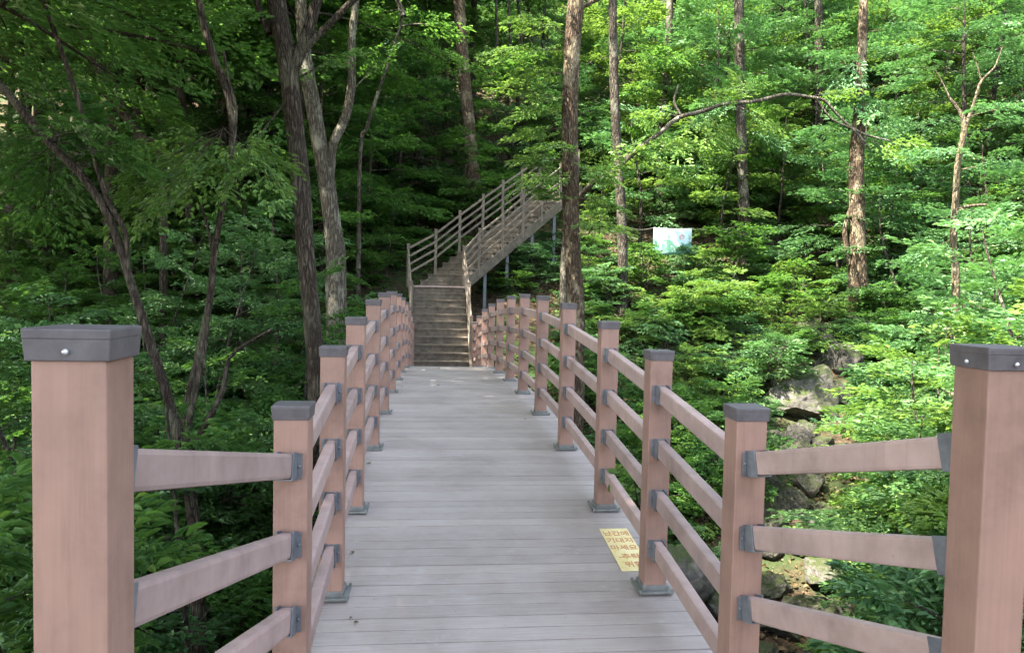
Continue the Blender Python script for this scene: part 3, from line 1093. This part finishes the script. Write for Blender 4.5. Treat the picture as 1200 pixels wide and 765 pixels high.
def plain_tree(name, label, pp, d, mat, lm, seed, n=12, R=3.0, sprigs=(), extra=(), up=5.0):
    gg = np.random.default_rng(seed)
    Lv = Leaves()
    wd = [px_path(pp, d)]
    for q in extra: wd.append(px_path(q, d))
    for a, q in sprigs:
        sprig(Lv, wd, at(*a, d), at(q[0], q[1], d + gg.uniform(-1, .6)), gg, 8, 26, .65, .10, .014)
    if n: crown_above(Lv, wd, at(pp[-1][0], pp[-1][1], d), gg, n, R, up)
    return grow(wd, mat, (Lv, lm), name, label, seed, 10)


plain_tree('straight_tree', 'grey brown trunk standing just left of the upper flight of steps', [(557, 245, 20), (553, 190, 18), (548, 130, 17), (543, 80, 16), (539, 20, 16), (535, -90, 13)], 29, M_BARK_WARM, M_LEAF, 6, 14, 3.5, [((540, 60), (470, 70)), ((543, 90), (610, 60)), ((540, 40), (500, 20))])
plain_tree('slender_tree', 'slender grey trunk left of the banner, next to the warm brown trunk', [(730, 308, 14), (727, 230, 13), (722, 150, 12), (719, 70, 12), (718, 0, 11), (718, -120, 9)], 23.5, M_BARK_MID, M_LEAF, 7, 12, 2.8, [((722, 60), (770, 60)), ((722, 120), (760, 150))])
plain_tree('slender_tree', 'thin pale trunk fading into leaves above the banner', [(776, 255, 9), (772, 200, 8), (775, 140, 8), (782, 70, 9), (785, 0, 9), (786, -90, 7)], 31, M_BARK_PALE, M_LEAF, 8, 12, 3.0, [((780, 90), (740, 100)), ((776, 190), (800, 170))])
plain_tree('slender_tree', 'slender grey trunk upper right, crossed by the bare arching stem', [(872, 262, 16), (870, 200, 14), (868, 130, 13), (867, 60, 13), (866, 0, 12), (866, -90, 10)], 27, M_BARK_MID, M_LEAF_COOL, 9, 12, 3.0, [((868, 90), (920, 80)), ((868, 120), (830, 130)), ((868, 60), (820, 30)), ((868, 60), (880, 40)), ((868, 110), (850, 80)), ((868, 150), (900, 160))])
plain_tree('stout_tree', 'stout brown trunk on the right slope with a dark hollow beside it', [(1006, 350, 27), (1005, 300, 22), (1004, 240, 20), (1004, 180, 18), (1008, 120, 14), (1010, 60, 12), (1014, -40, 10)], 22.5, M_BARK_WARM, M_LEAF_COOL, 10, 12, 3.0, [((1006, 160), (960, 150)), ((1008, 110), (1060, 90)), ((1008, 90), (970, 60)), ((1006, 130), (1000, 120)), ((1006, 100), (1030, 130)), ((1008, 60), (990, 90)), ((1005, 170), (1050, 180)), ((1008, 40), (1050, 30))], [[(996, 310, 8), (990, 270, 6), (1000, 235, 5)]])
plain_tree('pale_sapling', 'slim pale yellowish tree forking into two bare tips, far right', [(1120, 345, 10), (1117, 290, 9), (1120, 230, 9), (1123, 190, 8), (1130, 150, 7), (1124, 130, 5), (1112, 115, 4)], 15.0, M_BARK_BIRCH, M_LEAF_COOL, 12, 0, 1.0, [((1120, 243), (1156, 250)), ((1132, 140), (1180, 120)), ((1120, 200), (1160, 190)), ((1118, 280), (1090, 290)), ((1125, 180), (1095, 170))], [[(1129, 155, 6), (1140, 125, 4), (1150, 95, 3), (1165, 80, 2), (1175, 55, 1.2)], [(1150, 95, 2), (1146, 80, 1.6), (1140, 62, 1)], [(1114, 118, 2.4), (1106, 100, 1.8), (1096, 82, 1)], [(1121, 244, 5), (1140, 241, 4), (1156, 240, 3)]])
plain_tree('slender_tree', 'thin dark trunk at the top right between leafy crowns', [(965, 250, 9), (962, 180, 8), (960, 100, 9), (960, 40, 11), (958, -30, 10), (957, -100, 8)], 33, M_BARK_DARK, M_LEAF_COOL, 13, 12, 3.4, [((960, 60), (910, 60)), ((960, 30), (1000, 20))])
plain_tree('slender_tree', 'dim upright trunk at the upper left in deep shade', [(228, 330, 12), (222, 250, 11), (216, 160, 11), (212, 90, 11), (208, 20, 11), (205, -70, 9)], 24, M_BARK_DARK, M_LEAF, 14, 20, 5.0)
plain_tree('slanting_tree', 'dark slanting trunk in the shade at the upper left', [(190, 200, 9), (165, 160, 12), (130, 110, 14), (105, 50, 16), (80, -20, 16), (50, -110, 12)], 19, M_BARK_DARK, M_LEAF, 15, 20, 5.0)
plain_tree('slanting_sapling', 'thin pale sapling slanting right, between pale forked tree and steps', [(422, 185, 5), (430, 150, 5), (441, 115, 4.5), (455, 75, 4), (473, 20, 3)], 22, M_BARK_MID, M_LEAF, 16, 4, 1.2, (), (), 1.5)
for i, (x, b) in enumerate(((583, 190), (596, 186), (606, 180), (616, 176))):
    plain_tree('thin_sapling', 'thin bare sapling stem among others above the left of the steps', [(x, b, 4), (x - 2 + i, 120, 4), (x - 1 + 3 * i, 50, 4), (x - 2, -20, 3)], 33 + i * .7, M_BARK_MID, M_LEAF, 30 + i, 5, 1.6, (), (), 2.5)['group'] = 'thin saplings above the steps'
# bare arching stem across the right
Lv = Leaves()
d = 20
wd = [px_path([(662, 290, 9, 21.5), (672, 245, 8, 21), (696, 213, 7.5), (714, 205, 7), (742, 180, 6.5), (772, 157, 6), (796, 138, 6), (822, 131, 5.5), (850, 122, 5), (885, 119, 4.8), (920, 111, 4.5), (948, 114, 4), (966, 118, 4), (978, 131, 3.5), (992, 145, 3), (1012, 157, 2.6), (1042, 165, 2)], d)]
wd.append(px_path([(955, 114, 3.2), (975, 140, 2.6), (1000, 152, 2.4), (1020, 175, 1.6)], d))
wd.append(px_path([(800, 138, 4), (790, 120, 3), (795, 100, 2)], d))
for a, q in (((766, 160), (790, 175)), ((800, 138), (830, 155)), ((820, 130), (850, 105)), ((860, 122), (900, 140)), ((1012, 160), (1045, 175)), ((800, 138), (770, 130)), ((720, 198), (740, 170)), ((742, 180), (765, 190)), ((772, 157), (800, 165)), ((885, 119), (870, 95)), ((948, 114), (985, 105)), ((696, 213), (715, 190)), ((1030, 163), (1070, 165)), ((822, 131), (850, 150))):
    sprig(Lv, wd, at(*a, d), at(q[0], q[1], d + g.uniform(-.8, .3)), g, 5, 20, .5, .09, .008)
grow(wd, M_BARK_PALE, (Lv, M_LEAF_WARM), 'arching_tree', 'bare grey stem arching from the brown trunk over to the right', 17, 9, .05)

# ------------------------------------------------------------------ planting
def in_view(x, y, z, m=.06):
    """only for leaving out what the photo shows nothing of"""
    return y > .5 and abs(x / y) < .667 + m + 1.5 / max(y, 1)


def clear_of_bridge(x, y, r):
    X = x * math.cos(YAW) + y * math.sin(YAW)
    Y = -x * math.sin(YAW) + y * math.cos(YAW)
    if -3 < Y < 24.0 and -.95 - r < X < 1.65 + r: return False
    u, v = X - SXR, Y - YC
    a = u * hx + v * hy
    c = u * hy - v * hx
    if -1.5 < a < 7.5 and -2.2 - r < c < .5 + r: return False
    return True


g = np.random.default_rng(77)
placed = []


def spot(x0, x1, y0, y1, r, sep, test=None):
    for _ in range(60):
        x, y = g.uniform(x0, x1), g.uniform(y0, y1)
        if not clear_of_bridge(x, y, r): continue
        if any((x - a) ** 2 + (y - b) ** 2 < (sep * .5 * (1 + c)) ** 2 for a, b, c in placed): continue
        if test and not test(x, y): continue
        placed.append((x, y, .9))
        return x, y
    return None


def scatter(protos, n, area, name, label, cat, group, mats, sc=(.8, 1.25), sep=1.0, r=.8, test=None, parts=('trunk', 'crown'), sink=0.0):
    for i in range(n):
        s = spot(*area, r, sep, test)
        if s is None: continue
        x, y = s
        pm = protos[int(g.integers(len(protos)))]
        k = g.uniform(*sc)
        lm = mats[1][int(g.integers(len(mats[1])))]
        thing(name, pm, parts, (x, y, tz(x, y) - sink), g.uniform(0, 6.28), (k * g.uniform(.9, 1.1), k * g.uniform(.9, 1.1), k), label, cat, group, (mats[0], lm), (g.normal(0, .05), g.normal(0, .05)))


def stream_free(x, y):
    ds, _ = seg_dist(x, y)
    return ds > 1.5


rocks_seen = lambda x, y: (.27 < x / y < .44 and y < 13.2) or (.335 < x / y < .47 and 12 < y < 20.5)
vis = lambda x, y: abs(x) < .72 * y + 2.5
both = lambda x, y: vis(x, y) and stream_free(x, y)
# bushy trees leafy from near the ground
notbanner = lambda x, y: vis(x, y) and not (2.6 < x < 9 and y < 27.5)
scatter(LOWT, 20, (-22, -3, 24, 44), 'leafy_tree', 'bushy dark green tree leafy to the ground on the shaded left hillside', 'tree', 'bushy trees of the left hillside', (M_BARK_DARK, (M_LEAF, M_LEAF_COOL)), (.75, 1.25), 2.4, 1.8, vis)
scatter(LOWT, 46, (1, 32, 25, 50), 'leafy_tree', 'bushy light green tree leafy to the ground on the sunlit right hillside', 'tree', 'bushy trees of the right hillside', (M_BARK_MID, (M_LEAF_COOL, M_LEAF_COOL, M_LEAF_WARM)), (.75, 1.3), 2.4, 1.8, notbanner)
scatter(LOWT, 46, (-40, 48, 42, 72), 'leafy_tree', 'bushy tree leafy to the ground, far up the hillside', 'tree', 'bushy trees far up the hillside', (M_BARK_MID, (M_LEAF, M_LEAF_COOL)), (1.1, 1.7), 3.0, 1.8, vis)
# tall trees over the hillside behind
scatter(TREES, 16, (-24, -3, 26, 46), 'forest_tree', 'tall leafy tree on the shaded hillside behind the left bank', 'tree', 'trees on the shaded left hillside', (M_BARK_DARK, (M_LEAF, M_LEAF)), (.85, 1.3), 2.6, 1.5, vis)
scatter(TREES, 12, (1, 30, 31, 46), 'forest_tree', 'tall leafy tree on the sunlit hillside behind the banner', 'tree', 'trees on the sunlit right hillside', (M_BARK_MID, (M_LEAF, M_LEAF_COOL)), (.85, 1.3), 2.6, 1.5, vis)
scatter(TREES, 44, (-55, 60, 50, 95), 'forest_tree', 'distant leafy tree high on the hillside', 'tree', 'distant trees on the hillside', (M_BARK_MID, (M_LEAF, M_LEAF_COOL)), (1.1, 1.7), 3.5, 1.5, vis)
# understorey
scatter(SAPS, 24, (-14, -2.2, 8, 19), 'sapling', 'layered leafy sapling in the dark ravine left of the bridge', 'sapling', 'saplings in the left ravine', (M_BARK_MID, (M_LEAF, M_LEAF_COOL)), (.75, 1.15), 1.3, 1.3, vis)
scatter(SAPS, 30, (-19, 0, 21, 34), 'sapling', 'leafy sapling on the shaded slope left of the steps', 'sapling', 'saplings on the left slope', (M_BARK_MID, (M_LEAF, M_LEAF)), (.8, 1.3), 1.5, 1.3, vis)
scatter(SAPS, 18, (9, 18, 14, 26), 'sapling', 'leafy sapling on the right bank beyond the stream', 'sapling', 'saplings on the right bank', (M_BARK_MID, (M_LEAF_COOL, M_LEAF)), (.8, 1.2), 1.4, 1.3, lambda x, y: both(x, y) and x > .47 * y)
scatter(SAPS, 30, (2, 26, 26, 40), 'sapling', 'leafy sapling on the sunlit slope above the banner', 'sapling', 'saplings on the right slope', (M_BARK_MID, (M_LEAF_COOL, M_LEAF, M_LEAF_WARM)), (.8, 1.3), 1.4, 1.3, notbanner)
for x, y, k in ((4.9, 9.6, .72), (5.9, 10.6, .85), (5.5, 8.5, .75), (6.9, 12.2, .8), (7.9, 13.9, .8), (6.4, 9.4, .9), (8.6, 12.4, .9), (5.0, 7.5, .6), (9.6, 16.0, .9), (7.3, 10.6, .95)):
    pm = SAPS[int(g.integers(5))]
    placed.append((x, y, .6))
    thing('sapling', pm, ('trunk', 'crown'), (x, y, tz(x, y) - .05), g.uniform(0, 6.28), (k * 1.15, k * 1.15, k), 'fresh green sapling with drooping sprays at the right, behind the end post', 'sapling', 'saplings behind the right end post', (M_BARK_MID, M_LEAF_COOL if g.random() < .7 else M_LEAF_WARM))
for px, py, k in ((575, 345, .8), (592, 330, .8), (612, 322, .9), (630, 312, .9), (648, 302, 1.0), (604, 345, .8), (628, 335, .9), (652, 325, .9), (690, 300, .8)):
    sx_, sz_ = ray(px, py)
    dd = 16.0
    while dd < 34 and sz_ * dd > tz(sx_ * dd, dd): dd += .05
    placed.append((sx_ * dd, dd, .5))
    thing('shrub', SHRUBS[int(g.integers(5))], ('stem', 'foliage'), (sx_ * dd, dd, tz(sx_ * dd, dd)), g.uniform(0, 6.28), k * .75, 'leafy shrub at the feet of the steel columns under the stairs', 'shrub', 'shrubs under the upper stairs', (M_BARK_DARK, M_LEAF if k < .85 else M_LEAF_COOL))
for px, py, k, lab in ((702, 292, .62, 'leafy sapling just right of the warm brown trunk, near the stair top'),):
    sx_, sz_ = ray(px, py)
    dd = 16.0
    while dd < 34 and sz_ * dd > tz(sx_ * dd, dd): dd += .05
    placed.append((sx_ * dd, dd, .8))
    thing('sapling', SAPS[3], ('trunk', 'crown'), (sx_ * dd, dd, tz(sx_ * dd, dd) - .05), 1.0, k, lab, 'sapling', None, (M_BARK_MID, M_LEAF_COOL))
# shrubs
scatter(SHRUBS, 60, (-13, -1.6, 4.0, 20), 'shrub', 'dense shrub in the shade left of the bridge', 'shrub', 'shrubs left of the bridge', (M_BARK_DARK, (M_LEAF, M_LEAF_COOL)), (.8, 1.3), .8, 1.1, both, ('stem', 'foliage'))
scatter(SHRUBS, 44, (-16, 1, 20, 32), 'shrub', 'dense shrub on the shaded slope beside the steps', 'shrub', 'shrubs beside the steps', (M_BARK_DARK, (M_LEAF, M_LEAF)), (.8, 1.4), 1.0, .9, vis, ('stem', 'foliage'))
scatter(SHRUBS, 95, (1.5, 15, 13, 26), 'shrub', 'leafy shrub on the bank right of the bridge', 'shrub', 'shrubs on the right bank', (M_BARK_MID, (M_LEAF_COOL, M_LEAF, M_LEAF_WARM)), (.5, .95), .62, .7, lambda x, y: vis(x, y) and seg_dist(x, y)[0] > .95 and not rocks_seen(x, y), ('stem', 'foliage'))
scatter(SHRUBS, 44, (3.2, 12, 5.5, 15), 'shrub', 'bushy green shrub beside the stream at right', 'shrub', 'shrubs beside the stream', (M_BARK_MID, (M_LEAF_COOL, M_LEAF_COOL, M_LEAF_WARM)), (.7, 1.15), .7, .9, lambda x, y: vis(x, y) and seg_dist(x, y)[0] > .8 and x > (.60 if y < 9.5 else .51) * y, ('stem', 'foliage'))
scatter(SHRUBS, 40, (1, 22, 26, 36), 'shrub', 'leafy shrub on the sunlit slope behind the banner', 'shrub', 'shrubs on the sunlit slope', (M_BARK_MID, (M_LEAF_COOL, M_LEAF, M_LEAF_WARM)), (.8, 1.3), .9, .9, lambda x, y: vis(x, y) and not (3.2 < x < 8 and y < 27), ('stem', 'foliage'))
scatter(HERBS, 70, (1.9, 10, 5.5, 17), 'leafy_plant', 'low leafy plant among the stream boulders', 'plant', 'low plants by the stream', (M_BARK_MID, (M_LEAF_COOL, M_LEAF_WARM)), (.6, 1.2), .5, .5, lambda x, y: vis(x, y) and seg_dist(x, y)[0] > .55 and not rocks_seen(x, y), ('stem', 'foliage'))
scatter(HERBS, 60, (1.5, 13, 17, 26), 'leafy_plant', 'low leafy plant on the sunlit slope below the banner', 'plant', 'low plants below the banner', (M_BARK_MID, (M_LEAF_COOL, M_LEAF_WARM)), (1.0, 1.7), .6, .5, lambda x, y: vis(x, y) and not rocks_seen(x, y), ('stem', 'foliage'))
scatter(HERBS, 40, (-8, -1.4, 3.2, 9), 'leafy_plant', 'low leafy plant in the shade below the left railing', 'plant', 'low plants below the left railing', (M_BARK_MID, (M_LEAF_COOL, M_LEAF)), (.8, 1.4), .5, .5, vis, ('stem', 'foliage'))

# unseen trees added on the left bank to shade the bridge and the ravine
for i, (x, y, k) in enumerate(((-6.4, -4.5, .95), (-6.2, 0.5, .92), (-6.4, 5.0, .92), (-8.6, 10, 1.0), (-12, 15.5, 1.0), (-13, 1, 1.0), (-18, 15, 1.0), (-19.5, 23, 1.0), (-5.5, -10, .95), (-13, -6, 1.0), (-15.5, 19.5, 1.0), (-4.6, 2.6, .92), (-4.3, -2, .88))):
    thing('shade_tree', CANOPY[i % 3], ('trunk', 'crown'), (x, y, tz(x, y) - .1), i * 1.3, k, 'unseen tall tree added on the left bank, its crown shading the bridge', 'tree', 'shade trees added on the left bank', (M_BARK_DARK, M_LEAF))

for i, (x, y, k) in enumerate(((-13, 27, 1.0), (-18.5, 30, 1.0), (-8, 31, .95), (-22, 36, 1.1), (-12.5, 37, 1.1), (-4.5, 36, 1.0), (-10, 26.5, .95), (-15.5, 34, 1.0), (-22, 25, 1.05), (-26, 32, 1.1), (-17.5, 38, 1.1), (-11.5, 22, .95), (-6.8, 24.5, .9), (-20, 28, 1.0), (-10.5, 33, 1.0), (-15, 29.5, 1.0), (-5, 33, .9), (-8.8, 37.5, 1.0), (-2.2, 39, .95))):  # trees added at the left rear, their high crowns darkening the hillside
    thing('shade_tree', CANOPY[i % 3], ('trunk', 'crown'), (x, y, tz(x, y) - .1), i * 1.7, k, 'tall dark trunk on the left hillside, added for its shading high crown', 'tree', 'shade trees added on the left hillside', (M_BARK_DARK, M_LEAF))

# ------------------------------------------------------------------ ground cover
def ground_cover():
    gg = np.random.default_rng(9)
    Lv = Leaves()
    cnt = 0
    while cnt < 9500:
        y = gg.uniform(3, 34) if gg.random() < .75 else gg.uniform(3, 14)
        x = gg.uniform(-.75 * y - 1, .75 * y + 1)
        if not clear_of_bridge(x, y, -.2): continue
        if seg_dist(x, y)[0] < (1.5 if y < 13 else .8): continue
        if .34 < x / y < .46 and 10 < y < 19 and gg.random() < .75: continue
        z = tz(x, y)
        a = gg.uniform(0, 6.28)
        O = np.array([x, y, z + gg.uniform(.03, .22)])
        D = np.array([math.cos(a), math.sin(a), .15])
        Lv.add(*spray_points(O, D, 14, gg, gg.uniform(.2, .45), (0, -.25, 1), .085 * (1 + y * .012), .5, .35))
        cnt += 1
    o = link('ground_cover', Lv.mesh('ground_cover'), M_LEAF)
    tag(o, 'low green leaves covering the forest floor', 'ground cover', kind='stuff')


ground_cover()


def leaf_litter():
    gg = np.random.default_rng(19)
    n = 26000
    y = gg.uniform(2.5, 27, n)
    x = gg.uniform(-.75, .75, n) * y
    ok = ((y < 16) | (gg.random(n) < .25))
    x, y = x[ok], y[ok]
    n = len(x)
    z = terrain(x, y)
    P = np.stack([x, y, z + gg.uniform(.01, .05, n)], 1)
    a = gg.uniform(0, 6.28, n)
    A = np.stack([np.cos(a), np.sin(a), gg.normal(0, .25, n)], 1)
    Nn = np.stack([gg.normal(0, .35, n), -.2 + gg.normal(0, .35, n), np.ones(n)], 1)
    ln = .085 * gg.uniform(.6, 1.4, n) * (1 + y * .015)
    k = np.arange(14)                                   # a few blown on to the deck, mostly by its edges
    Yd = gg.uniform(2.2, 19, 46); Xd = np.where(gg.random(46) < .7, np.where(gg.random(46) < .5, XL + gg.uniform(-.05, .25, 46), XR - gg.uniform(-.05, .25, 46)), gg.uniform(XL, XR, 46))
    Xd = np.where((Yd > 3.6) & (Yd < 4.9), XL + .05, Xd)
    for i in k:
        q = bw(Xd[i], Yd[i], deck_z(Yd[i]) + .008)
        P[i] = q; Nn[i] = (gg.normal(0, .1), gg.normal(0, .1), 1); A[i, 2] = 0
        ln[i] = .035 * gg.uniform(.6, 1.3)
    V, Q = leaf_arrays(P, A, Nn, ln, ln * .55, .35)
    o = link('leaf_litter', np_mesh('leaf_litter', V, Q), M_LITTER)
    tag(o, 'dry brown fallen leaves lying on the slope, the stream bed and the deck', 'fallen leaves', kind='stuff')


leaf_litter()

# ------------------------------------------------------------------ rocks
def rock_mesh(seed, n=3):
    gg = np.random.default_rng(seed)
    bm = bmesh.new()
    bmesh.ops.create_icosphere(bm, subdivisions=5, radius=1.0)
    off = Vector(gg.uniform(-50, 50, 3))
    pl = [(Vector(gg.normal(0, 1, 3)).normalized(), gg.uniform(.45, .8)) for _ in range(11)]
    for v in bm.verts:
        p = v.co.copy()
        for nrm, h in pl:
            e = p.dot(nrm) - h
            if e > 0: p -= nrm * e * .97
        k = 1 + .12 * mnoise.noise(p * 1.5 + off) + .10 * abs(mnoise.noise(p * 3.5 + off)) + .05 * mnoise.noise(p * 8 + off) + .03 * mnoise.noise(p * 17 + off)
        v.co = p * k
    me = bm_mesh('rock', bm)
    me.polygons.foreach_set('use_smooth', np.ones(len(me.polygons), dtype=bool))
    me.materials.append(M_ROCK)
    return me


ROCKS = [rock_mesh(i) for i in range(8)]
g = np.random.default_rng(21)


def rock(px, py, sx, sy, sz, label, d=None, group=None, k=None, rz=None):
    """put a rock where the line of sight through the pixel meets the ground"""
    x, z = ray(px, py)
    if d is None:
        d = 4.0
        while d < 40 and z * d > tz(x * d, d): d += .05
    o = bpy.data.objects.new('boulder' if sx > .45 else 'rock', ROCKS[int(g.integers(8)) if k is None else k])
    COL.objects.link(o)
    o.location = (x * d, d, max(tz(x * d, d) + sz * .25, z * d - sz * .2) if False else tz(x * d, d) + sz * .25)
    o.scale = (sx, sy, sz)
    o.rotation_euler = (g.normal(0, .15), g.normal(0, .15), g.uniform(0, 6.28) if rz is None else rz)
    tag(o, label, 'boulder' if sx > .45 else 'rock', group)
    return o


rock(925, 478, 1.15, .9, .75, 'largest mossy boulder, overhanging a dark gap by the stream', rz=.3)
rock(985, 432, .75, .7, .7, 'grey boulder with a pale face beside the stream, right of the largest')
rock(1000, 398, .6, .55, .55, 'dark boulder at the head of the rocky gully')
rock(885, 405, .8, .6, .5, 'tan boulder half hidden under the shrubs above the largest boulder')
rock(975, 680, .75, .5, .32, 'flat mossy slab seen between the lower rails at right')
rock(925, 600, .42, .36, .36, 'upright grey rock just right of the second right post')
rock(905, 625, .34, .3, .32, 'small pale grey rock at the foot of the upright grey rock')
rock(965, 615, .46, .4, .3, 'brown boulder under the bushes beside the upright grey rock')
rock(1045, 615, .5, .42, .34, 'brown boulder under the bushes near the right end post')
rock(985, 740, .3, .26, .2, 'low pale rock below the flat mossy slab')
for px, py, sx, sy, sz, lab in ((960, 455, .55, .45, .5, 'angular dark rock wedged against the right side of the largest boulder'),
                               (1012, 418, .5, .4, .45, 'pale angular rock above the gully, under the green saplings'),
                               (968, 408, .5, .45, .4, 'mossy rock above the pale faced boulder'),
                               (940, 515, .4, .35, .3, 'dark rock at the mouth of the gap under the largest boulder'),
                               (905, 520, .36, .34, .28, 'broken grey rock under the overhang of the largest boulder'),
                               (985, 470, .42, .36, .36, 'cracked grey rock in the gully below the pale faced boulder'),
                               (890, 575, .4, .34, .34, 'dark mossy rock half behind the second right post'),
                               (945, 575, .34, .3, .4, 'tall narrow grey rock in the stream bed'),
                               (940, 640, .5, .4, .26, 'broad grey rock across the stream bed, between the lower rails'),
                               (1010, 650, .5, .4, .34, 'dark brown rock under the foliage left of the right end post'),
                               (910, 690, .3, .26, .2, 'flat grey stone in the gravel by the second right post'),
                               (955, 715, .34, .3, .2, 'wet brown stone in the lowest visible part of the stream')):
    rock(px, py, sx, sy, sz, lab)
for i in range(130):
    t = g.random()
    k = int(g.integers(1, 5))
    a, b = STREAM[k], STREAM[k + 1]
    x, y = a[0] + (b[0] - a[0]) * t + g.normal(0, .75), a[1] + (b[1] - a[1]) * t + g.normal(0, .75)
    s = float(np.exp(g.normal(-1.7, .55)))
    o = bpy.data.objects.new('rock', ROCKS[int(g.integers(8))])
    COL.objects.link(o)
    o.location = (x, y, tz(x, y) + s * .2)
    o.scale = (s * g.uniform(.8, 1.3), s * g.uniform(.8, 1.2), s * g.uniform(.5, .9))
    o.rotation_euler = (g.normal(0, .3), g.normal(0, .3), g.uniform(0, 6.28))
    tag(o, 'small grey rock in the bed of the stream', 'rock', 'small rocks in the stream bed')

# ------------------------------------------------------------------ banner
def build_banner():
    d = 25.0
    tl, tr, bl = at(766, 267, d), at(811, 267, d), at(770, 299, d)
    W = (tr - tl).length
    H = (tl - bl).length
    m, n, N, L = newmat('banner_print')
    v = tex_coord(N, L, (1, 1, 1))
    sp = N.new('ShaderNodeSeparateXYZ'); L.new(v, sp.inputs[0])
    nz = noise(N, L, v, 3.2, 5, .6)
    ad = N.new('ShaderNodeMath'); ad.operation = 'MULTIPLY_ADD'; ad.inputs[1].default_value = -.55; L.new(sp.outputs[2], ad.inputs[0]); L.new(nz, ad.inputs[2])
    c = ramp(N, L, ad.outputs[0], [(.45, (.50, .62, .66)), (.72, (.42, .58, .60)), (.80, (.05, .15, .10)), (.98, (.10, .22, .17))])
    c2 = ramp(N, L, noise(N, L, v, 7, 4), [(.6, (0, 0, 0)), (.68, (.8, .8, .8))])
    c = mixc(N, L, c2, c, (.50, .54, .52))
    finish(N, L, c, .7)
    e = empty('banner', (tl + tr) / 2)
    tag(e, 'small pale blue printed cloth banner strung between trunks on the slope', 'banner')
    nx, nz_ = 14, 9
    V, Q = [], []
    for j in range(nz_ + 1):
        for i in range(nx + 1):
            u, t = i / nx, j / nz_
            cut = .16 * max(0, t - .3) * (u if u < .5 else .5) * 0
            V.append((-W / 2 + W * u, .04 * math.sin(u * 7 + t * 2) * t + .02 * math.sin(u * 15), -H * t * (1 - .12 * u * t) - .03 * math.sin(u * PI)))
    for j in range(nz_):
        for i in range(nx):
            a = j * (nx + 1) + i
            Q.append((a, a + nx + 1, a + nx + 2, a + 1))
    cl = link('cloth', np_mesh('cloth', V, Q), m, e, True)
    md = cl.modifiers.new('thickness', 'SOLIDIFY'); md.thickness = .004
    # emblem: a pink ring on the cloth
    bm = bmesh.new()
    m3, n, N, L = newmat('banner_emblem'); finish(N, L, (.50, .25, .30), .7)
    for k in range(16):
        a0, a1 = k * 2 * PI / 16, (k + 1) * 2 * PI / 16
        c0 = Vector((W * .24, -.045, -H * .32))
        vs = [bm.verts.new(c0 + Vector((math.cos(a) * r, 0, math.sin(a) * r))) for a, r in ((a0, .045), (a1, .045), (a1, .075), (a0, .075))]
        bm.faces.new(vs)
    link('emblem', bm_mesh('emblem', bm), m3, e)
    for sgn, px, py, dd in ((-1, 727, 262, 23.6), (1, 874, 262, 27)):
        a = Vector((sgn * W / 2, 0, -.01))
        b = at(px, py, dd) - e.location
        pts = [a + (b - a) * t - Vector((0, 0, .12 * math.sin(t * PI))) for t in np.linspace(0, 1, 9)]
        Vt, Qt = tube_arrays([(pts, [.007] * 9)], 6)
        link('rope', np_mesh('rope', Vt, Qt), M_ROPE, e)


build_banner()


# leafy shoot poking through the right railing
def shoot():
    gg = np.random.default_rng(3)
    p1, p2 = at(752, 600, 5.3), at(743, 560, 4.75)
    base = at(790, 690, 6.2)
    wd = [([Vector((base.x, base.y, tz(base.x, base.y))), base, p1, p2], [.014, .011, .008, .004])]
    Lv = Leaves()
    for q in (p1, p1 + (p2 - p1) * .5, p2):
        for k in range(3):
            a = gg.uniform(0, 6.28)
            Lv.add(*spray_points(np.array(q), np.array([math.cos(a), math.sin(a), .2]), 9, gg, .16, (0, -.4, 1), .075, .55))
    grow(wd, M_BARK_MID, (Lv, M_LEAF_WARM), 'leafy_shoot', 'bright leafy shoot poking through the right railing beside the yellow sticker', 50, 6, .02, cat='plant')


shoot()
print('objects', len(S.objects))
